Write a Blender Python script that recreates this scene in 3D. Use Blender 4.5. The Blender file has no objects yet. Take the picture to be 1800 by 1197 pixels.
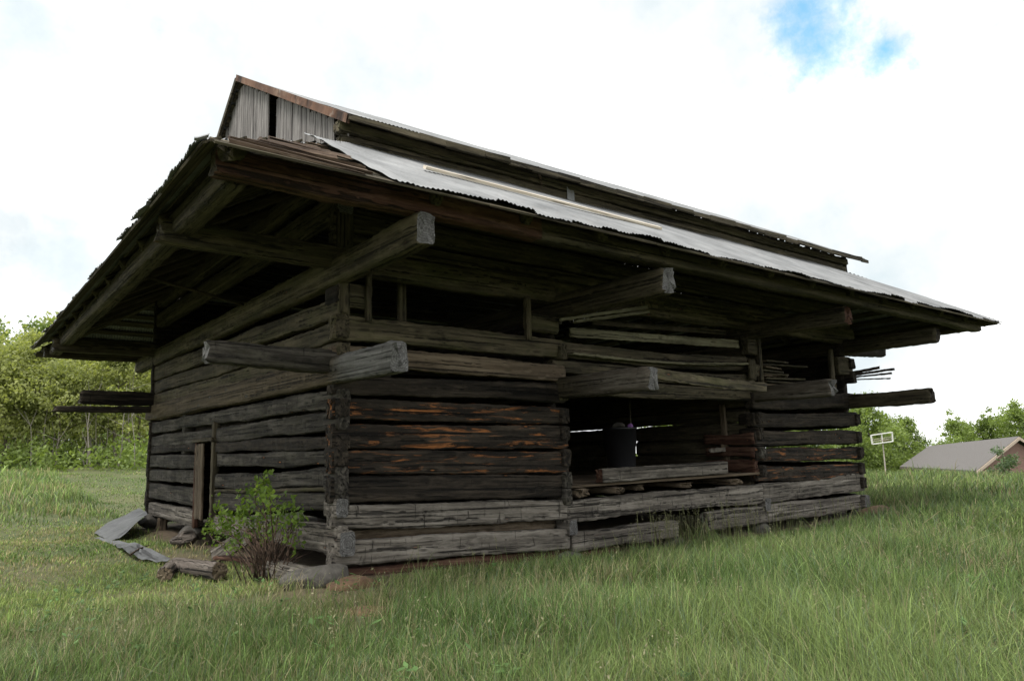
import bpy, bmesh, math, random
import numpy as np
from mathutils import Matrix, Vector
random.seed(7)
rng = np.random.default_rng(11)
D = bpy.data
scene = bpy.context.scene
COL = scene.collection

# ------------------------------------------------------------------ camera
CAM = np.array([-4.7803, -10.6895, 1.6000])
FPX = 1280.895                       # focal length in pixels of an 1800 px wide frame
def _n(a): return a / np.linalg.norm(a)
_c = np.array([900, 598.5])
_X = _n(np.array([(2575 - 900) / FPX, (752 - 598.5) / FPX, 1.0]))
_Y = _n(np.array([(-100 - 900) / FPX, (822 - 598.5) / FPX, 1.0]))
_Z = np.cross(_X, _Y)
if _Z[1] > 0: _Z = -_Z
ROT = np.stack([_X, _Y, _Z], 1)      # world -> camera (x right, y down, z forward)
cam_data = D.cameras.new('camera'); cam_data.sensor_width = 36; cam_data.lens = FPX * 36 / 1800
cam_data.clip_start = 0.05; cam_data.clip_end = 3000
cam = D.objects.new('camera', cam_data); COL.objects.link(cam)
_r, _u, _f = ROT[0], -ROT[1], ROT[2]
cam.matrix_world = Matrix(((_r[0], _u[0], -_f[0], CAM[0]), (_r[1], _u[1], -_f[1], CAM[1]),
                           (_r[2], _u[2], -_f[2], CAM[2]), (0, 0, 0, 1)))
scene.camera = cam
def ray(px, py): return ROT.T @ np.array([(px - 900) / FPX, (py - 598.5) / FPX, 1.0])
def onx(px, py, x): r = ray(px, py); return CAM + (x - CAM[0]) / r[0] * r
def ony(px, py, y): r = ray(px, py); return CAM + (y - CAM[1]) / r[1] * r
def onz(px, py, z): r = ray(px, py); return CAM + (z - CAM[2]) / r[2] * r
def atd(px, py, d): return CAM + d * ray(px, py)          # point at a depth along the view

# ------------------------------------------------------------------ world, sun, exposure
SUN_EL, SUN_AZ = math.radians(62), math.radians(258)      # azimuth clockwise from +Y
world = D.worlds.new('World'); scene.world = world; world.use_nodes = True
nt = world.node_tree; nt.nodes.clear()
def N(t, kind, **kw):
    n = t.nodes.new(kind)
    for k, v in kw.items(): setattr(n, k, v)
    return n
wo = N(nt, 'ShaderNodeOutputWorld')
sky = N(nt, 'ShaderNodeTexSky', sky_type='NISHITA'); sky.sun_disc = False
sky.sun_elevation = SUN_EL; sky.sun_rotation = SUN_AZ; sky.air_density = 1.0; sky.dust_density = 0.6
bg1 = N(nt, 'ShaderNodeBackground'); bg1.inputs[1].default_value = 0.15
skm = N(nt, 'ShaderNodeMix', data_type='RGBA', blend_type='MULTIPLY'); skm.inputs[0].default_value = 1; skm.inputs[7].default_value = (.78, 1.33, 1.2, 1)
nt.links.new(sky.outputs[0], skm.inputs[6]); nt.links.new(skm.outputs[2], bg1.inputs[0])
tc = N(nt, 'ShaderNodeTexCoord')
nz = N(nt, 'ShaderNodeTexNoise'); nz.inputs['Scale'].default_value = 3.2; nz.inputs['Detail'].default_value = 9; nz.inputs['Roughness'].default_value = 0.6
nt.links.new(tc.outputs['Generated'], nz.inputs[0])
cr = N(nt, 'ShaderNodeValToRGB')     # clouds: almost closed, slightly greyer where thick
cr.color_ramp.elements[0].position = 0.28; cr.color_ramp.elements[0].color = (0.44, 0.505, 0.53, 1)
cr.color_ramp.elements[1].position = 0.58; cr.color_ramp.elements[1].color = (1.08, 1.08, 1.06, 1)
e_ = cr.color_ramp.elements.new(.42); e_.color = (.578, .60, .605, 1)
nt.links.new(nz.outputs[0], cr.inputs[0])
bg2 = N(nt, 'ShaderNodeBackground'); bg2.inputs[1].default_value = 1.0

# blue opening in the clouds, towards the right of the barn
def holes(px, py, rad0, rad1):
    d = _n(ray(px, py))
    sub = N(nt, 'ShaderNodeVectorMath', operation='DISTANCE'); sub.inputs[1].default_value = tuple(d)
    nrm = N(nt, 'ShaderNodeVectorMath', operation='NORMALIZE')
    nt.links.new(tc.outputs['Generated'], nrm.inputs[0]); nt.links.new(nrm.outputs[0], sub.inputs[0])
    n2 = N(nt, 'ShaderNodeTexNoise'); n2.inputs['Scale'].default_value = 11; n2.inputs['Detail'].default_value = 7; n2.inputs['Roughness'].default_value = .62
    nt.links.new(tc.outputs['Generated'], n2.inputs[0])
    ad = N(nt, 'ShaderNodeMath', operation='MULTIPLY_ADD'); ad.inputs[1].default_value = 0.26; ad.inputs[2].default_value = -0.13
    nt.links.new(n2.outputs[0], ad.inputs[0])
    s = N(nt, 'ShaderNodeMath', operation='ADD'); nt.links.new(sub.outputs['Value'], s.inputs[0]); nt.links.new(ad.outputs[0], s.inputs[1])
    mr = N(nt, 'ShaderNodeMapRange', interpolation_type='SMOOTHSTEP'); mr.inputs[1].default_value = rad0; mr.inputs[2].default_value = rad1
    mr.inputs[3].default_value = 1; mr.inputs[4].default_value = 0
    nt.links.new(s.outputs[0], mr.inputs[0]); return mr.outputs[0]
h1 = holes(1448, 50, -0.002, 0.095); h2 = holes(1560, 88, -.025, 0.06); h3 = holes(1690, 345, -0.05, 0.06); h4 = holes(150, 455, -.02, .16); h5 = holes(60, 40, -.02, .2)
gm = N(nt, 'ShaderNodeMath', operation='MAXIMUM'); nt.links.new(h4, gm.inputs[0]); nt.links.new(h5, gm.inputs[1])
gmx = N(nt, 'ShaderNodeMix', data_type='RGBA'); gms = N(nt, 'ShaderNodeMath', operation='MULTIPLY'); gms.inputs[1].default_value = .8
nt.links.new(gm.outputs[0], gms.inputs[0]); nt.links.new(gms.outputs[0], gmx.inputs[0]); nt.links.new(cr.outputs[0], gmx.inputs[6]); gmx.inputs[7].default_value = (.41, .475, .505, 1)
nt.links.new(gmx.outputs[2], bg2.inputs[0])
mx = N(nt, 'ShaderNodeMath', operation='MAXIMUM'); nt.links.new(h1, mx.inputs[0]); nt.links.new(h2, mx.inputs[1])
ms0 = N(nt, 'ShaderNodeMath', operation='MULTIPLY'); nt.links.new(h3, ms0.inputs[0]); ms0.inputs[1].default_value = .35
mx2 = N(nt, 'ShaderNodeMath', operation='MAXIMUM'); nt.links.new(mx.outputs[0], mx2.inputs[0]); nt.links.new(ms0.outputs[0], mx2.inputs[1])
msh = N(nt, 'ShaderNodeMixShader')
ms1 = N(nt, 'ShaderNodeMath', operation='MULTIPLY'); nt.links.new(mx2.outputs[0], ms1.inputs[0]); ms1.inputs[1].default_value = .9; nt.links.new(ms1.outputs[0], msh.inputs[0]); nt.links.new(bg2.outputs[0], msh.inputs[1]); nt.links.new(bg1.outputs[0], msh.inputs[2])
nt.links.new(msh.outputs[0], wo.inputs[0])

sl = D.lights.new('sun', 'SUN'); sl.energy = 2.2; sl.angle = math.radians(24); sl.color = (1, .955, .88)
so = D.objects.new('sun', sl); COL.objects.link(so)
_sd = Vector((math.sin(SUN_AZ) * math.cos(SUN_EL), math.cos(SUN_AZ) * math.cos(SUN_EL), math.sin(SUN_EL)))
so.rotation_euler = (-_sd).to_track_quat('-Z', 'Y').to_euler(); so.location = (0, 0, 40)
scene.view_settings.view_transform = 'Standard'; scene.view_settings.look = 'None'
scene.view_settings.exposure = 0.8; scene.view_settings.gamma = 1
scene.render.engine = 'CYCLES'
scene.cycles.max_bounces = 6; scene.cycles.transparent_max_bounces = 4
scene.render.resolution_x = 1024; scene.render.resolution_y = 680

# ------------------------------------------------------------------ helpers
def tag(o, label=None, cat=None, group=None, kind=None):
    if label: o['label'] = label
    if cat: o['category'] = cat
    if group: o['group'] = group
    if kind: o['kind'] = kind
    return o
def thing(name, label, cat, loc=(0, 0, 0), group=None):
    o = D.objects.new(name, None); COL.objects.link(o); o.location = loc; o.empty_display_size = .2
    return tag(o, label, cat, group)
def mesh_obj(name, me, parent=None, mats=(), mw=None):
    o = D.objects.new(name, me); COL.objects.link(o)
    for m in mats:
        if m.name not in [x.name for x in me.materials if x]: me.materials.append(m)
    if parent is not None:
        o.parent = parent
        if mw is not None:
            o.matrix_local = Matrix.Translation(-Vector(parent.location)) @ mw
        else:
            o.location = -Vector(parent.location)
    elif mw is not None: o.matrix_world = mw
    return o
def np_mesh(name, verts, faces, mat_idx=None, smooth=False, colors=None):
    """faces: list of (n,k) int arrays"""
    me = D.meshes.new(name)
    verts = np.asarray(verts, np.float32); me.vertices.add(len(verts)); me.vertices.foreach_set('co', verts.ravel())
    if not isinstance(faces, list): faces = [faces]
    faces = [np.asarray(f, np.int32) for f in faces if len(f)]
    nl = sum(f.size for f in faces); nf = sum(len(f) for f in faces)
    me.loops.add(nl); me.polygons.add(nf)
    me.loops.foreach_set('vertex_index', np.concatenate([f.ravel() for f in faces]))
    tot = np.concatenate([np.full(len(f), f.shape[1], np.int32) for f in faces])
    st = np.concatenate([[0], np.cumsum(tot)[:-1]]).astype(np.int32)
    me.polygons.foreach_set('loop_start', st); me.polygons.foreach_set('loop_total', tot)
    if mat_idx is not None: me.polygons.foreach_set('material_index', np.asarray(mat_idx, np.int32))
    me.polygons.foreach_set('use_smooth', np.full(nf, bool(smooth)))
    if colors is not None:
        a = me.color_attributes.new('tint', 'FLOAT_COLOR', 'POINT')
        c4 = np.ones((len(verts), 4), np.float32); c4[:, :3] = colors; a.data.foreach_set('color', c4.ravel())
    me.update(); me.validate(); return me
class MB:
    """collects boxes, tubes and quads into one mesh"""
    def __init__(s): s.v = []; s.f4 = []; s.f3 = []; s.n = 0
    def add(s, v, f4=None, f3=None):
        v = np.asarray(v, float)
        if f4 is not None and len(f4): s.f4.append(np.asarray(f4) + s.n)
        if f3 is not None and len(f3): s.f3.append(np.asarray(f3) + s.n)
        s.v.append(v); s.n += len(v)
    def box(s, p0, p1, w, h, up=(0, 0, 1), jit=0.0):
        p0 = np.array(p0, float); p1 = np.array(p1, float); d = _n(p1 - p0); up = np.array(up, float)
        sd = _n(np.cross(up, d)); u = np.cross(d, sd); v = []
        for p in (p0, p1):
            for a, b in ((-1, -1), (1, -1), (1, 1), (-1, 1)):
                v.append(p + sd * a * w / 2 + u * b * h / 2 + rng.normal(0, 1, 3) * jit)
        s.add(v, [(0, 3, 2, 1), (4, 5, 6, 7), (0, 1, 5, 4), (1, 2, 6, 5), (2, 3, 7, 6), (3, 0, 4, 7)])
    def tube(s, pts, rad, k=7):
        pts = np.array(pts, float); n = len(pts); rad = np.broadcast_to(rad, n); vv = []
        for i in range(n):
            d = _n(pts[min(i + 1, n - 1)] - pts[max(i - 1, 0)])
            a = _n(np.cross(d, [0.31, 0.22, 0.92] if abs(d[2]) < .9 else [1, 0.1, 0])); b = np.cross(d, a)
            th = np.arange(k) / k * 2 * np.pi
            vv.append(pts[i] + rad[i] * (np.cos(th)[:, None] * a + np.sin(th)[:, None] * b))
        f = [(i * k + j, i * k + (j + 1) % k, (i + 1) * k + (j + 1) % k, (i + 1) * k + j) for i in range(n - 1) for j in range(k)]
        vv = np.concatenate(vv); m = len(vv); vv = np.vstack([vv, pts[0], pts[-1]])
        f3 = [(m, (j + 1) % k, j) for j in range(k)] + [(m + 1, (n - 1) * k + j, (n - 1) * k + (j + 1) % k) for j in range(k)]
        s.add(vv, f, f3)
    def build(s, name, mat, parent=None, smooth=False):
        fs = []
        if s.f4: fs.append(np.concatenate(s.f4))
        if s.f3: fs.append(np.concatenate(s.f3))
        return mesh_obj(name, np_mesh(name, np.concatenate(s.v), fs, smooth=smooth), parent, [mat])
def sst(a, b, x): t_ = np.clip((x - a) / (b - a), 0, 1); return t_ * t_ * (3 - 2 * t_)
def sn(x, seed, k=5, f0=1.0):
    """cheap smooth 1-D noise"""
    r = np.random.default_rng(seed); o = np.zeros_like(x, float)
    for i in range(k):
        f = f0 * (1.75 ** i) * r.uniform(.8, 1.25); o += np.sin(x * f + r.uniform(0, 7)) / (1.45 ** i)
    return o / 2.2

# ------------------------------------------------------------------ materials
def new_mat(name):
    m = D.materials.new(name); m.use_nodes = True; t = m.node_tree; t.nodes.clear()
    out = N(t, 'ShaderNodeOutputMaterial'); b = N(t, 'ShaderNodeBsdfPrincipled'); t.links.new(b.outputs[0], out.inputs[0])
    return m, t, b, out
def mapped(t, scale, rnd=True, coord='Object'):
    c = N(t, 'ShaderNodeTexCoord'); v = c.outputs[coord]
    if rnd:
        oi = N(t, 'ShaderNodeObjectInfo'); cb = N(t, 'ShaderNodeCombineXYZ')
        for i, k in enumerate((41., 77., 23.)):
            mm = N(t, 'ShaderNodeMath', operation='MULTIPLY'); mm.inputs[1].default_value = k
            t.links.new(oi.outputs['Random'], mm.inputs[0]); t.links.new(mm.outputs[0], cb.inputs[i])
        ad = N(t, 'ShaderNodeVectorMath', operation='ADD'); t.links.new(v, ad.inputs[0]); t.links.new(cb.outputs[0], ad.inputs[1]); v = ad.outputs[0]
    ml = N(t, 'ShaderNodeVectorMath', operation='MULTIPLY'); ml.inputs[1].default_value = scale
    t.links.new(v, ml.inputs[0]); return ml.outputs[0]
def noise(t, vec, scale=1, detail=6, rough=.6, dist=0):
    n = N(t, 'ShaderNodeTexNoise'); n.inputs['Scale'].default_value = scale; n.inputs['Detail'].default_value = detail
    n.inputs['Roughness'].default_value = rough; n.inputs['Distortion'].default_value = dist
    t.links.new(vec, n.inputs['Vector']); return n.outputs[0]
def ramp(t, v, stops):
    r = N(t, 'ShaderNodeValToRGB'); e = r.color_ramp.elements
    while len(e) < len(stops): e.new(.5)
    for i, (p, c) in enumerate(stops):
        e[i].position = p; e[i].color = (*c, 1) if len(c) == 3 else c
    t.links.new(v, r.inputs[0]); return r.outputs[0]
def mrange(t, v, a, b, c=0., d=1.):
    m = N(t, 'ShaderNodeMapRange'); t.links.new(v, m.inputs[0])
    for i, x in enumerate((a, b, c, d)): m.inputs[i + 1].default_value = x
    return m.outputs[0]
def mixc(t, f, a, b, mode='MIX'):
    m = N(t, 'ShaderNodeMix', data_type='RGBA', blend_type=mode)
    for s, x in ((0, f), (6, a), (7, b)):
        if isinstance(x, (tuple, list)): m.inputs[s].default_value = (*x, 1) if len(x) == 3 else x
        elif isinstance(x, (int, float)): m.inputs[s].default_value = x
        else: t.links.new(x, m.inputs[s])
    return m.outputs[2]
def math_(t, op, a, b):
    m = N(t, 'ShaderNodeMath', operation=op)
    for i, x in enumerate((a, b)):
        if isinstance(x, (int, float)): m.inputs[i].default_value = x
        else: t.links.new(x, m.inputs[i])
    return m.outputs[0]
def bump(t, b, h, strength=.5, dist=.02):
    bn = N(t, 'ShaderNodeBump'); bn.inputs['Strength'].default_value = strength; bn.inputs['Distance'].default_value = dist
    t.links.new(h, bn.inputs['Height']); t.links.new(bn.outputs[0], b.inputs['Normal'])
def wood(name, dark, mid, light, fresh=None, fresh_amt=0.0, moss=None, moss_amt=0.0, scored=0.0, grain=1.0, inner=None, axis=0):
    def mp(t, v):
        v = list(v); v[0], v[axis % 3] = v[axis % 3], v[0]
        if axis == 4: v[2] = v[1]
        return mapped(t, tuple(v))
    m, t, b, _ = new_mat(name)
    g1 = noise(t, mp(t, (0.55, 11, 11)), 1.0, 9, .68, .4)
    c = ramp(t, g1, [(.34, dark), (.50, mid), (.67, light)])
    big = noise(t, mp(t, (0.5, 2.4, 2.4)), 1.0, 4, .55)
    c = mixc(t, mrange(t, big, .35, .7, 0, .55), c, dark)
    dry = noise(t, mp(t, (1.1, 7, 5)), 1.0, 7, .7, .3)
    c = mixc(t, mrange(t, dry, .50, .70, 0, .75), c, light)
    if moss:
        mo = noise(t, mp(t, (0.9, 3.5, 3.5)), 1.3, 6, .65)
        c = mixc(t, math_(t, 'MULTIPLY', mrange(t, mo, .47, .66), moss_amt), c, moss)
    if fresh:
        fp = noise(t, mp(t, (1.15, 9, 12)), 1.0, 6, .68, .7)
        thr = .70 - .185 * fresh_amt
        c = mixc(t, mrange(t, fp, thr, thr + .11, 0, .8), c, fresh)
    if inner:      # weathered tip, browner where the beam enters the wall
        tc_ = N(t, 'ShaderNodeTexCoord'); sx = N(t, 'ShaderNodeSeparateXYZ'); t.links.new(tc_.outputs['Object'], sx.inputs[0])
        xx = math_(t, 'ADD', sx.outputs[0], mrange(t, big, .3, .7, -.5, .5))
        c = mixc(t, mrange(t, xx, 1.1, 2.1), c, ramp(t, g1, [(.30, inner[0]), (.50, inner[1]), (.72, inner[2])]))
    vo = N(t, 'ShaderNodeTexVoronoi'); vo.inputs['Scale'].default_value = 1.0; t.links.new(mp(t, (1.15, 4.2, 4.2)), vo.inputs['Vector'])
    kn = mrange(t, vo.outputs['Distance'], .09, .17, 1, 0); c = mixc(t, math_(t, 'MULTIPLY', kn, .8), c, dark)
    c = mixc(t, math_(t, 'MULTIPLY', mrange(t, vo.outputs['Distance'], .03, .06, 1, 0), .7), c, fresh or light)
    ck = noise(t, mp(t, (0.32, 24, 24)), 1.0, 5, .6, .25)
    crack = mrange(t, ck, .37, .44, 1, 0)
    c = mixc(t, math_(t, 'MULTIPLY', crack, .85), c, tuple(x * .18 for x in dark))
    h = math_(t, 'SUBTRACT', math_(t, 'ADD', g1, math_(t, 'MULTIPLY', dry, .5)), math_(t, 'ADD', math_(t, 'MULTIPLY', crack, .8), math_(t, 'MULTIPLY', kn, .4)))
    if scored:
        sc = noise(t, mp(t, (15, 3.0, 2.0)), 1.0, 4, .6, .8)
        sk = mrange(t, sc, .62, .70, 0, scored)
        c = mixc(t, sk, c, tuple(x * .25 for x in dark)); h = math_(t, 'SUBTRACT', h, sk)
    t.links.new(c, b.inputs['Base Color']); b.inputs['Roughness'].default_value = .86
    b.inputs['Specular IOR Level'].default_value = .25
    bump(t, b, h, 1.0 * grain, .03)
    return m
M = {}
ORANGE = (.38, .145, .045)
MOSSC = ((.016, .014, .009), (.050, .042, .026), (.105, .088, .056))
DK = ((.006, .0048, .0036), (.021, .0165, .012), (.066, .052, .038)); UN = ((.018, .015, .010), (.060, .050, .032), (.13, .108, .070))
M['grey'] = wood('weathered_grey_wood', (.048, .042, .036), (.150, .133, .112), (.295, .268, .232), fresh=(.22, .12, .08), fresh_amt=.2, scored=.75)
M['tip'] = wood('weathered_beam_tip', (.045, .044, .042), (.115, .112, .107), (.22, .215, .208), scored=.3, inner=((.026, .020, .013), (.078, .060, .038), (.15, .12, .08)))
M['tantip'] = wood('tan_beam_tip', (.040, .033, .026), (.095, .080, .063), (.175, .155, .13), scored=.3, inner=MOSSC)
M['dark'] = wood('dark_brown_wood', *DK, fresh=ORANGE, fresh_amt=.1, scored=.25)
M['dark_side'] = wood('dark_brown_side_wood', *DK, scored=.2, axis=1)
M['orange'] = wood('dark_wood_with_orange_scars', *DK, fresh=ORANGE, fresh_amt=.82)
M['charcoal'] = wood('charcoal_grey_wood', (.011, .0098, .0083), (.040, .035, .029), (.128, .116, .098), fresh=ORANGE, fresh_amt=.05, scored=.45, moss=(.05, .048, .022), moss_amt=.25)
M['moss'] = wood('mossy_brown_wood', (.020, .017, .011), (.075, .062, .038), (.16, .134, .085), moss=(.066, .066, .026), moss_amt=.55, fresh=(.16, .06, .03), fresh_amt=.12)
M['tan'] = wood('tan_wood', (.050, .037, .024), (.130, .098, .066), (.215, .172, .124), fresh=(.22, .11, .06), fresh_amt=.15)
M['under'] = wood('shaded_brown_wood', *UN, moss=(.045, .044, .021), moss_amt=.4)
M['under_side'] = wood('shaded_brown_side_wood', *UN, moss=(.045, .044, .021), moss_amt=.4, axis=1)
M['red'] = wood('red_brown_wood', (.028, .014, .010), (.078, .036, .023), (.165, .098, .068), fresh=(.20, .075, .036), fresh_amt=.35)
M['board'] = wood('pale_board_wood', (.085, .078, .048), (.165, .154, .100), (.25, .235, .165))
M['gable'] = wood('silver_grey_boards', (.085, .078, .075), (.185, .172, .166), (.31, .295, .285), axis=2)
M['rustwood'] = wood('rusty_brown_boards', (.030, .020, .014), (.095, .062, .042), (.24, .18, .13), fresh=(.33, .27, .21), fresh_amt=.5)
M['rake'] = wood('rusty_brown_rake', (.060, .034, .024), (.15, .078, .048), (.26, .17, .12), fresh=(.38, .34, .30), fresh_amt=.45, axis=4)
M['new'] = wood('fresh_pale_lumber', (.55, .47, .37), (.68, .60, .50), (.76, .70, .60), grain=.1)
M['bark'] = wood('flaky_bark', (.05, .04, .033), (.125, .105, .09), (.24, .21, .185), scored=.9, grain=1.6)
M['stem'] = wood('red_brown_stems', (.030, .019, .013), (.075, .048, .033), (.14, .096, .068))
def endgrain():
    m, t, b, _ = new_mat('grey_end_grain')
    v = mapped(t, (1, 1, 1)); w = N(t, 'ShaderNodeTexWave', wave_type='RINGS', rings_direction='X'); w.inputs['Scale'].default_value = 9
    w.inputs['Distortion'].default_value = 3.5; w.inputs['Detail'].default_value = 3
    c0 = N(t, 'ShaderNodeTexCoord'); t.links.new(c0.outputs['Object'], w.inputs['Vector'])
    n1 = noise(t, v, 14, 6, .7)
    c = ramp(t, n1, [(.3, (.055, .054, .052)), (.55, (.14, .138, .136)), (.75, (.24, .238, .236))])
    c = mixc(t, mrange(t, w.outputs['Fac'], .0, 1, .0, .6), c, (.05, .046, .042))
    n9 = noise(t, v, 7, 3, .5); c = mixc(t, mrange(t, math_(t, 'ABSOLUTE', math_(t, 'SUBTRACT', n9, .5), 0), 0, .02, .9, 0), c, (.015, .014, .012))
    t.links.new(c, b.inputs['Base Color']); b.inputs['Roughness'].default_value = .9; bump(t, b, n1, .8, .02); return m
M['end'] = endgrain()
def metal():
    m, t, b, _ = new_mat('galvanised_roofing')
    n1 = noise(t, mapped(t, (1.2, 1.2, 1.2), False), 1.0, 6, .6); n2 = noise(t, mapped(t, (3, 3, 3), False), 2.0, 8, .7)
    c = ramp(t, n1, [(.3, (.13, .135, .14)), (.7, (.29, .295, .30))])
    c = mixc(t, mrange(t, n2, .60, .78, 0, .7), c, (.16, .10, .07)); n3 = noise(t, mapped(t, (5, .5, .5), False), 1.0, 6, .7); c = mixc(t, mrange(t, n3, .55, .72, 0, .6), c, (.10, .10, .10))
    t.links.new(c, b.inputs['Base Color']); b.inputs['Metallic'].default_value = .45
    t.links.new(mrange(t, n2, .3, .8, .55, .8), b.inputs['Roughness']); return m
M['metal'] = metal()
def simple(name, col, rough=.7, metallic=0, var=.25, scale=5, bmp=.2):
    m, t, b, _ = new_mat(name)
    n1 = noise(t, mapped(t, (1, 1, 1)), scale, 6, .65)
    c = ramp(t, n1, [(.3, tuple(x * (1 - var) for x in col)), (.7, tuple(min(1, x * (1 + var)) for x in col))])
    t.links.new(c, b.inputs['Base Color']); b.inputs['Roughness'].default_value = rough; b.inputs['Metallic'].default_value = metallic
    if bmp: bump(t, b, n1, bmp, .03)
    return m
M['stone'] = simple('grey_stone', (.085, .078, .068), .9, 0, .45, 6, .8)
M['redstone'] = simple('red_clay_earth', (.135, .082, .048), .95, 0, .4, 9, .9)
M['can'] = simple('black_plastic', (.007, .007, .009), .5)
M['purple'] = simple('purple_cloth', (.22, .10, .30), .7)
M['cloth'] = simple('dusty_grey_cloth', (.05, .045, .038), .9)
M['dullmetal'] = simple('dull_crumpled_metal', (.085, .088, .092), .5, .35, .4, 3, .5)
M['white'] = simple('white_paint', (.72, .72, .70), .5, 0, .08)
M['pole'] = simple('weathered_steel_pole', (.42, .38, .33), .5, .3)
M['shingle'] = simple('taupe_roof_shingles', (.125, .117, .113), .95, 0, .22, 16, .4)
def brick():
    m, t, b, _ = new_mat('pinkish_brick')
    br = N(t, 'ShaderNodeTexBrick'); br.inputs['Scale'].default_value = 2.2; br.inputs['Color1'].default_value = (.23, .13, .105, 1); br.inputs['Color2'].default_value = (.28, .17, .14, 1)
    br.inputs['Mortar'].default_value = (.3, .26, .23, 1); t.links.new(mapped(t, (2, 2, 2), False), br.inputs['Vector'])
    t.links.new(br.outputs[0], b.inputs['Base Color']); b.inputs['Roughness'].default_value = .9; return m
M['brick'] = simple('pinkish_brick', (.20, .122, .10), .9, 0, .2, 14, .3)
def leafmat(name, c0, c1, trans=.45):
    m, t, b, out = new_mat(name)
    at = N(t, 'ShaderNodeAttribute', attribute_name='tint'); sp = N(t, 'ShaderNodeSeparateColor'); t.links.new(at.outputs[0], sp.inputs[0])
    oi = N(t, 'ShaderNodeObjectInfo')
    f = math_(t, 'ADD', sp.outputs[0], mrange(t, oi.outputs['Random'], 0, 1, -.2, .2))
    c = ramp(t, f, [(.0, c0), (1.0, c1)])
    t.links.new(c, b.inputs['Base Color']); b.inputs['Roughness'].default_value = .6; b.inputs['Specular IOR Level'].default_value = .3
    tr = N(t, 'ShaderNodeBsdfTranslucent'); t.links.new(mixc(t, 1., c, (1.25, 1.3, .55), 'MULTIPLY'), tr.inputs[0])
    ms = N(t, 'ShaderNodeMixShader'); ms.inputs[0].default_value = trans
    t.links.new(b.outputs[0], ms.inputs[1]); t.links.new(tr.outputs[0], ms.inputs[2]); t.links.new(ms.outputs[0], out.inputs[0]); return m
M['leaf_spring'] = leafmat('yellow_green_leaves', (.185, .215, .085), (.44, .465, .195))
M['leaf_mid'] = leafmat('mid_green_leaves', (.105, .15, .045), (.27, .35, .11))
M['leaf_pine'] = leafmat('blue_green_needles', (.06, .10, .05), (.15, .21, .11), .25)
M['leaf_shrub'] = leafmat('bright_shrub_leaves', (.075, .13, .025), (.22, .31, .065))
def grassmat():
    m, t, b, out = new_mat('meadow_grass')
    at = N(t, 'ShaderNodeAttribute', attribute_name='tint')
    t.links.new(at.outputs[0], b.inputs['Base Color']); b.inputs['Roughness'].default_value = .55; b.inputs['Specular IOR Level'].default_value = .3
    tr = N(t, 'ShaderNodeBsdfTranslucent'); t.links.new(at.outputs[0], tr.inputs[0])
    ms = N(t, 'ShaderNodeMixShader'); ms.inputs[0].default_value = .35
    t.links.new(b.outputs[0], ms.inputs[1]); t.links.new(tr.outputs[0], ms.inputs[2]); t.links.new(ms.outputs[0], out.inputs[0]); return m
M['grass'] = grassmat()
def groundmat():
    m, t, b, _ = new_mat('meadow_soil')
    v = mapped(t, (1, 1, 1), False); n1 = noise(t, v, .35, 8, .65); n2 = noise(t, v, 6, 8, .7); n3 = noise(t, v, .9, 6, .6)
    c = ramp(t, n2, [(.3, (.035, .050, .014)), (.55, (.075, .095, .030)), (.75, (.125, .130, .052))])
    c = mixc(t, mrange(t, n1, .45, .65, 0, .6), c, (.125, .115, .052))
    at = N(t, 'ShaderNodeAttribute', attribute_name='tint'); sp = N(t, 'ShaderNodeSeparateColor'); t.links.new(at.outputs[0], sp.inputs[0])
    soil = ramp(t, n2, [(.3, (.075, .055, .036)), (.7, (.17, .125, .08))])
    c = mixc(t, math_(t, 'MULTIPLY', sp.outputs[0], mrange(t, n3, .3, .5, .5, 1.)), c, soil)
    t.links.new(c, b.inputs['Base Color']); b.inputs['Roughness'].default_value = .95; bump(t, b, n2, .7, .06); return m
M['ground'] = groundmat()

# ------------------------------------------------------------------ ground
def ground_h(x, y):
    x = np.asarray(x, float); y = np.asarray(y, float)
    h = -.30 + 0 * x
    h += 1.75 * sst(11, 46, y) * (1 - sst(4, 22, x)) + .004 * np.clip(y - 46, 0, 300)
    fx = .610 * (x - CAM[0]) + .20 * (y - CAM[1]); d = (x - CAM[0])       # swell on the right, falling away behind
    h += (.28 * sst(19, 31, d) - 5.2 * sst(34, 70, d)) * sst(2, 18, x) * 1.0
    h += .05 * np.sin(x * .7 + 1) * np.sin(y * .6) + .035 * np.sin(x * 1.9 + y * 1.3)
    h -= .20 * sst(1.5, 5, x) * (1 - sst(12.5, 17, x)) * np.exp(-((y + .3) / 2.6) ** 2)
    h += .10 * np.exp(-((x + .45) ** 2 + (y + .35) ** 2) / .8)
    return h
PATCH = [(*onz(950, 1045, -.3)[:2], .5, .35, .6), (*onz(640, 1085, -.3)[:2], .25, .2, .75), (*onz(450, 1065, -.3)[:2], .5, .4, .6), (*onz(60, 1010, -.3)[:2], .6, 1.5, .5), (*onz(780, 1040, -.3)[:2], .4, .2, .5), (*onz(1130, 1000, -.3)[:2], .6, .25, .45), (*onz(240, 1040, -.3)[:2], .3, .5, .4)]
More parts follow.
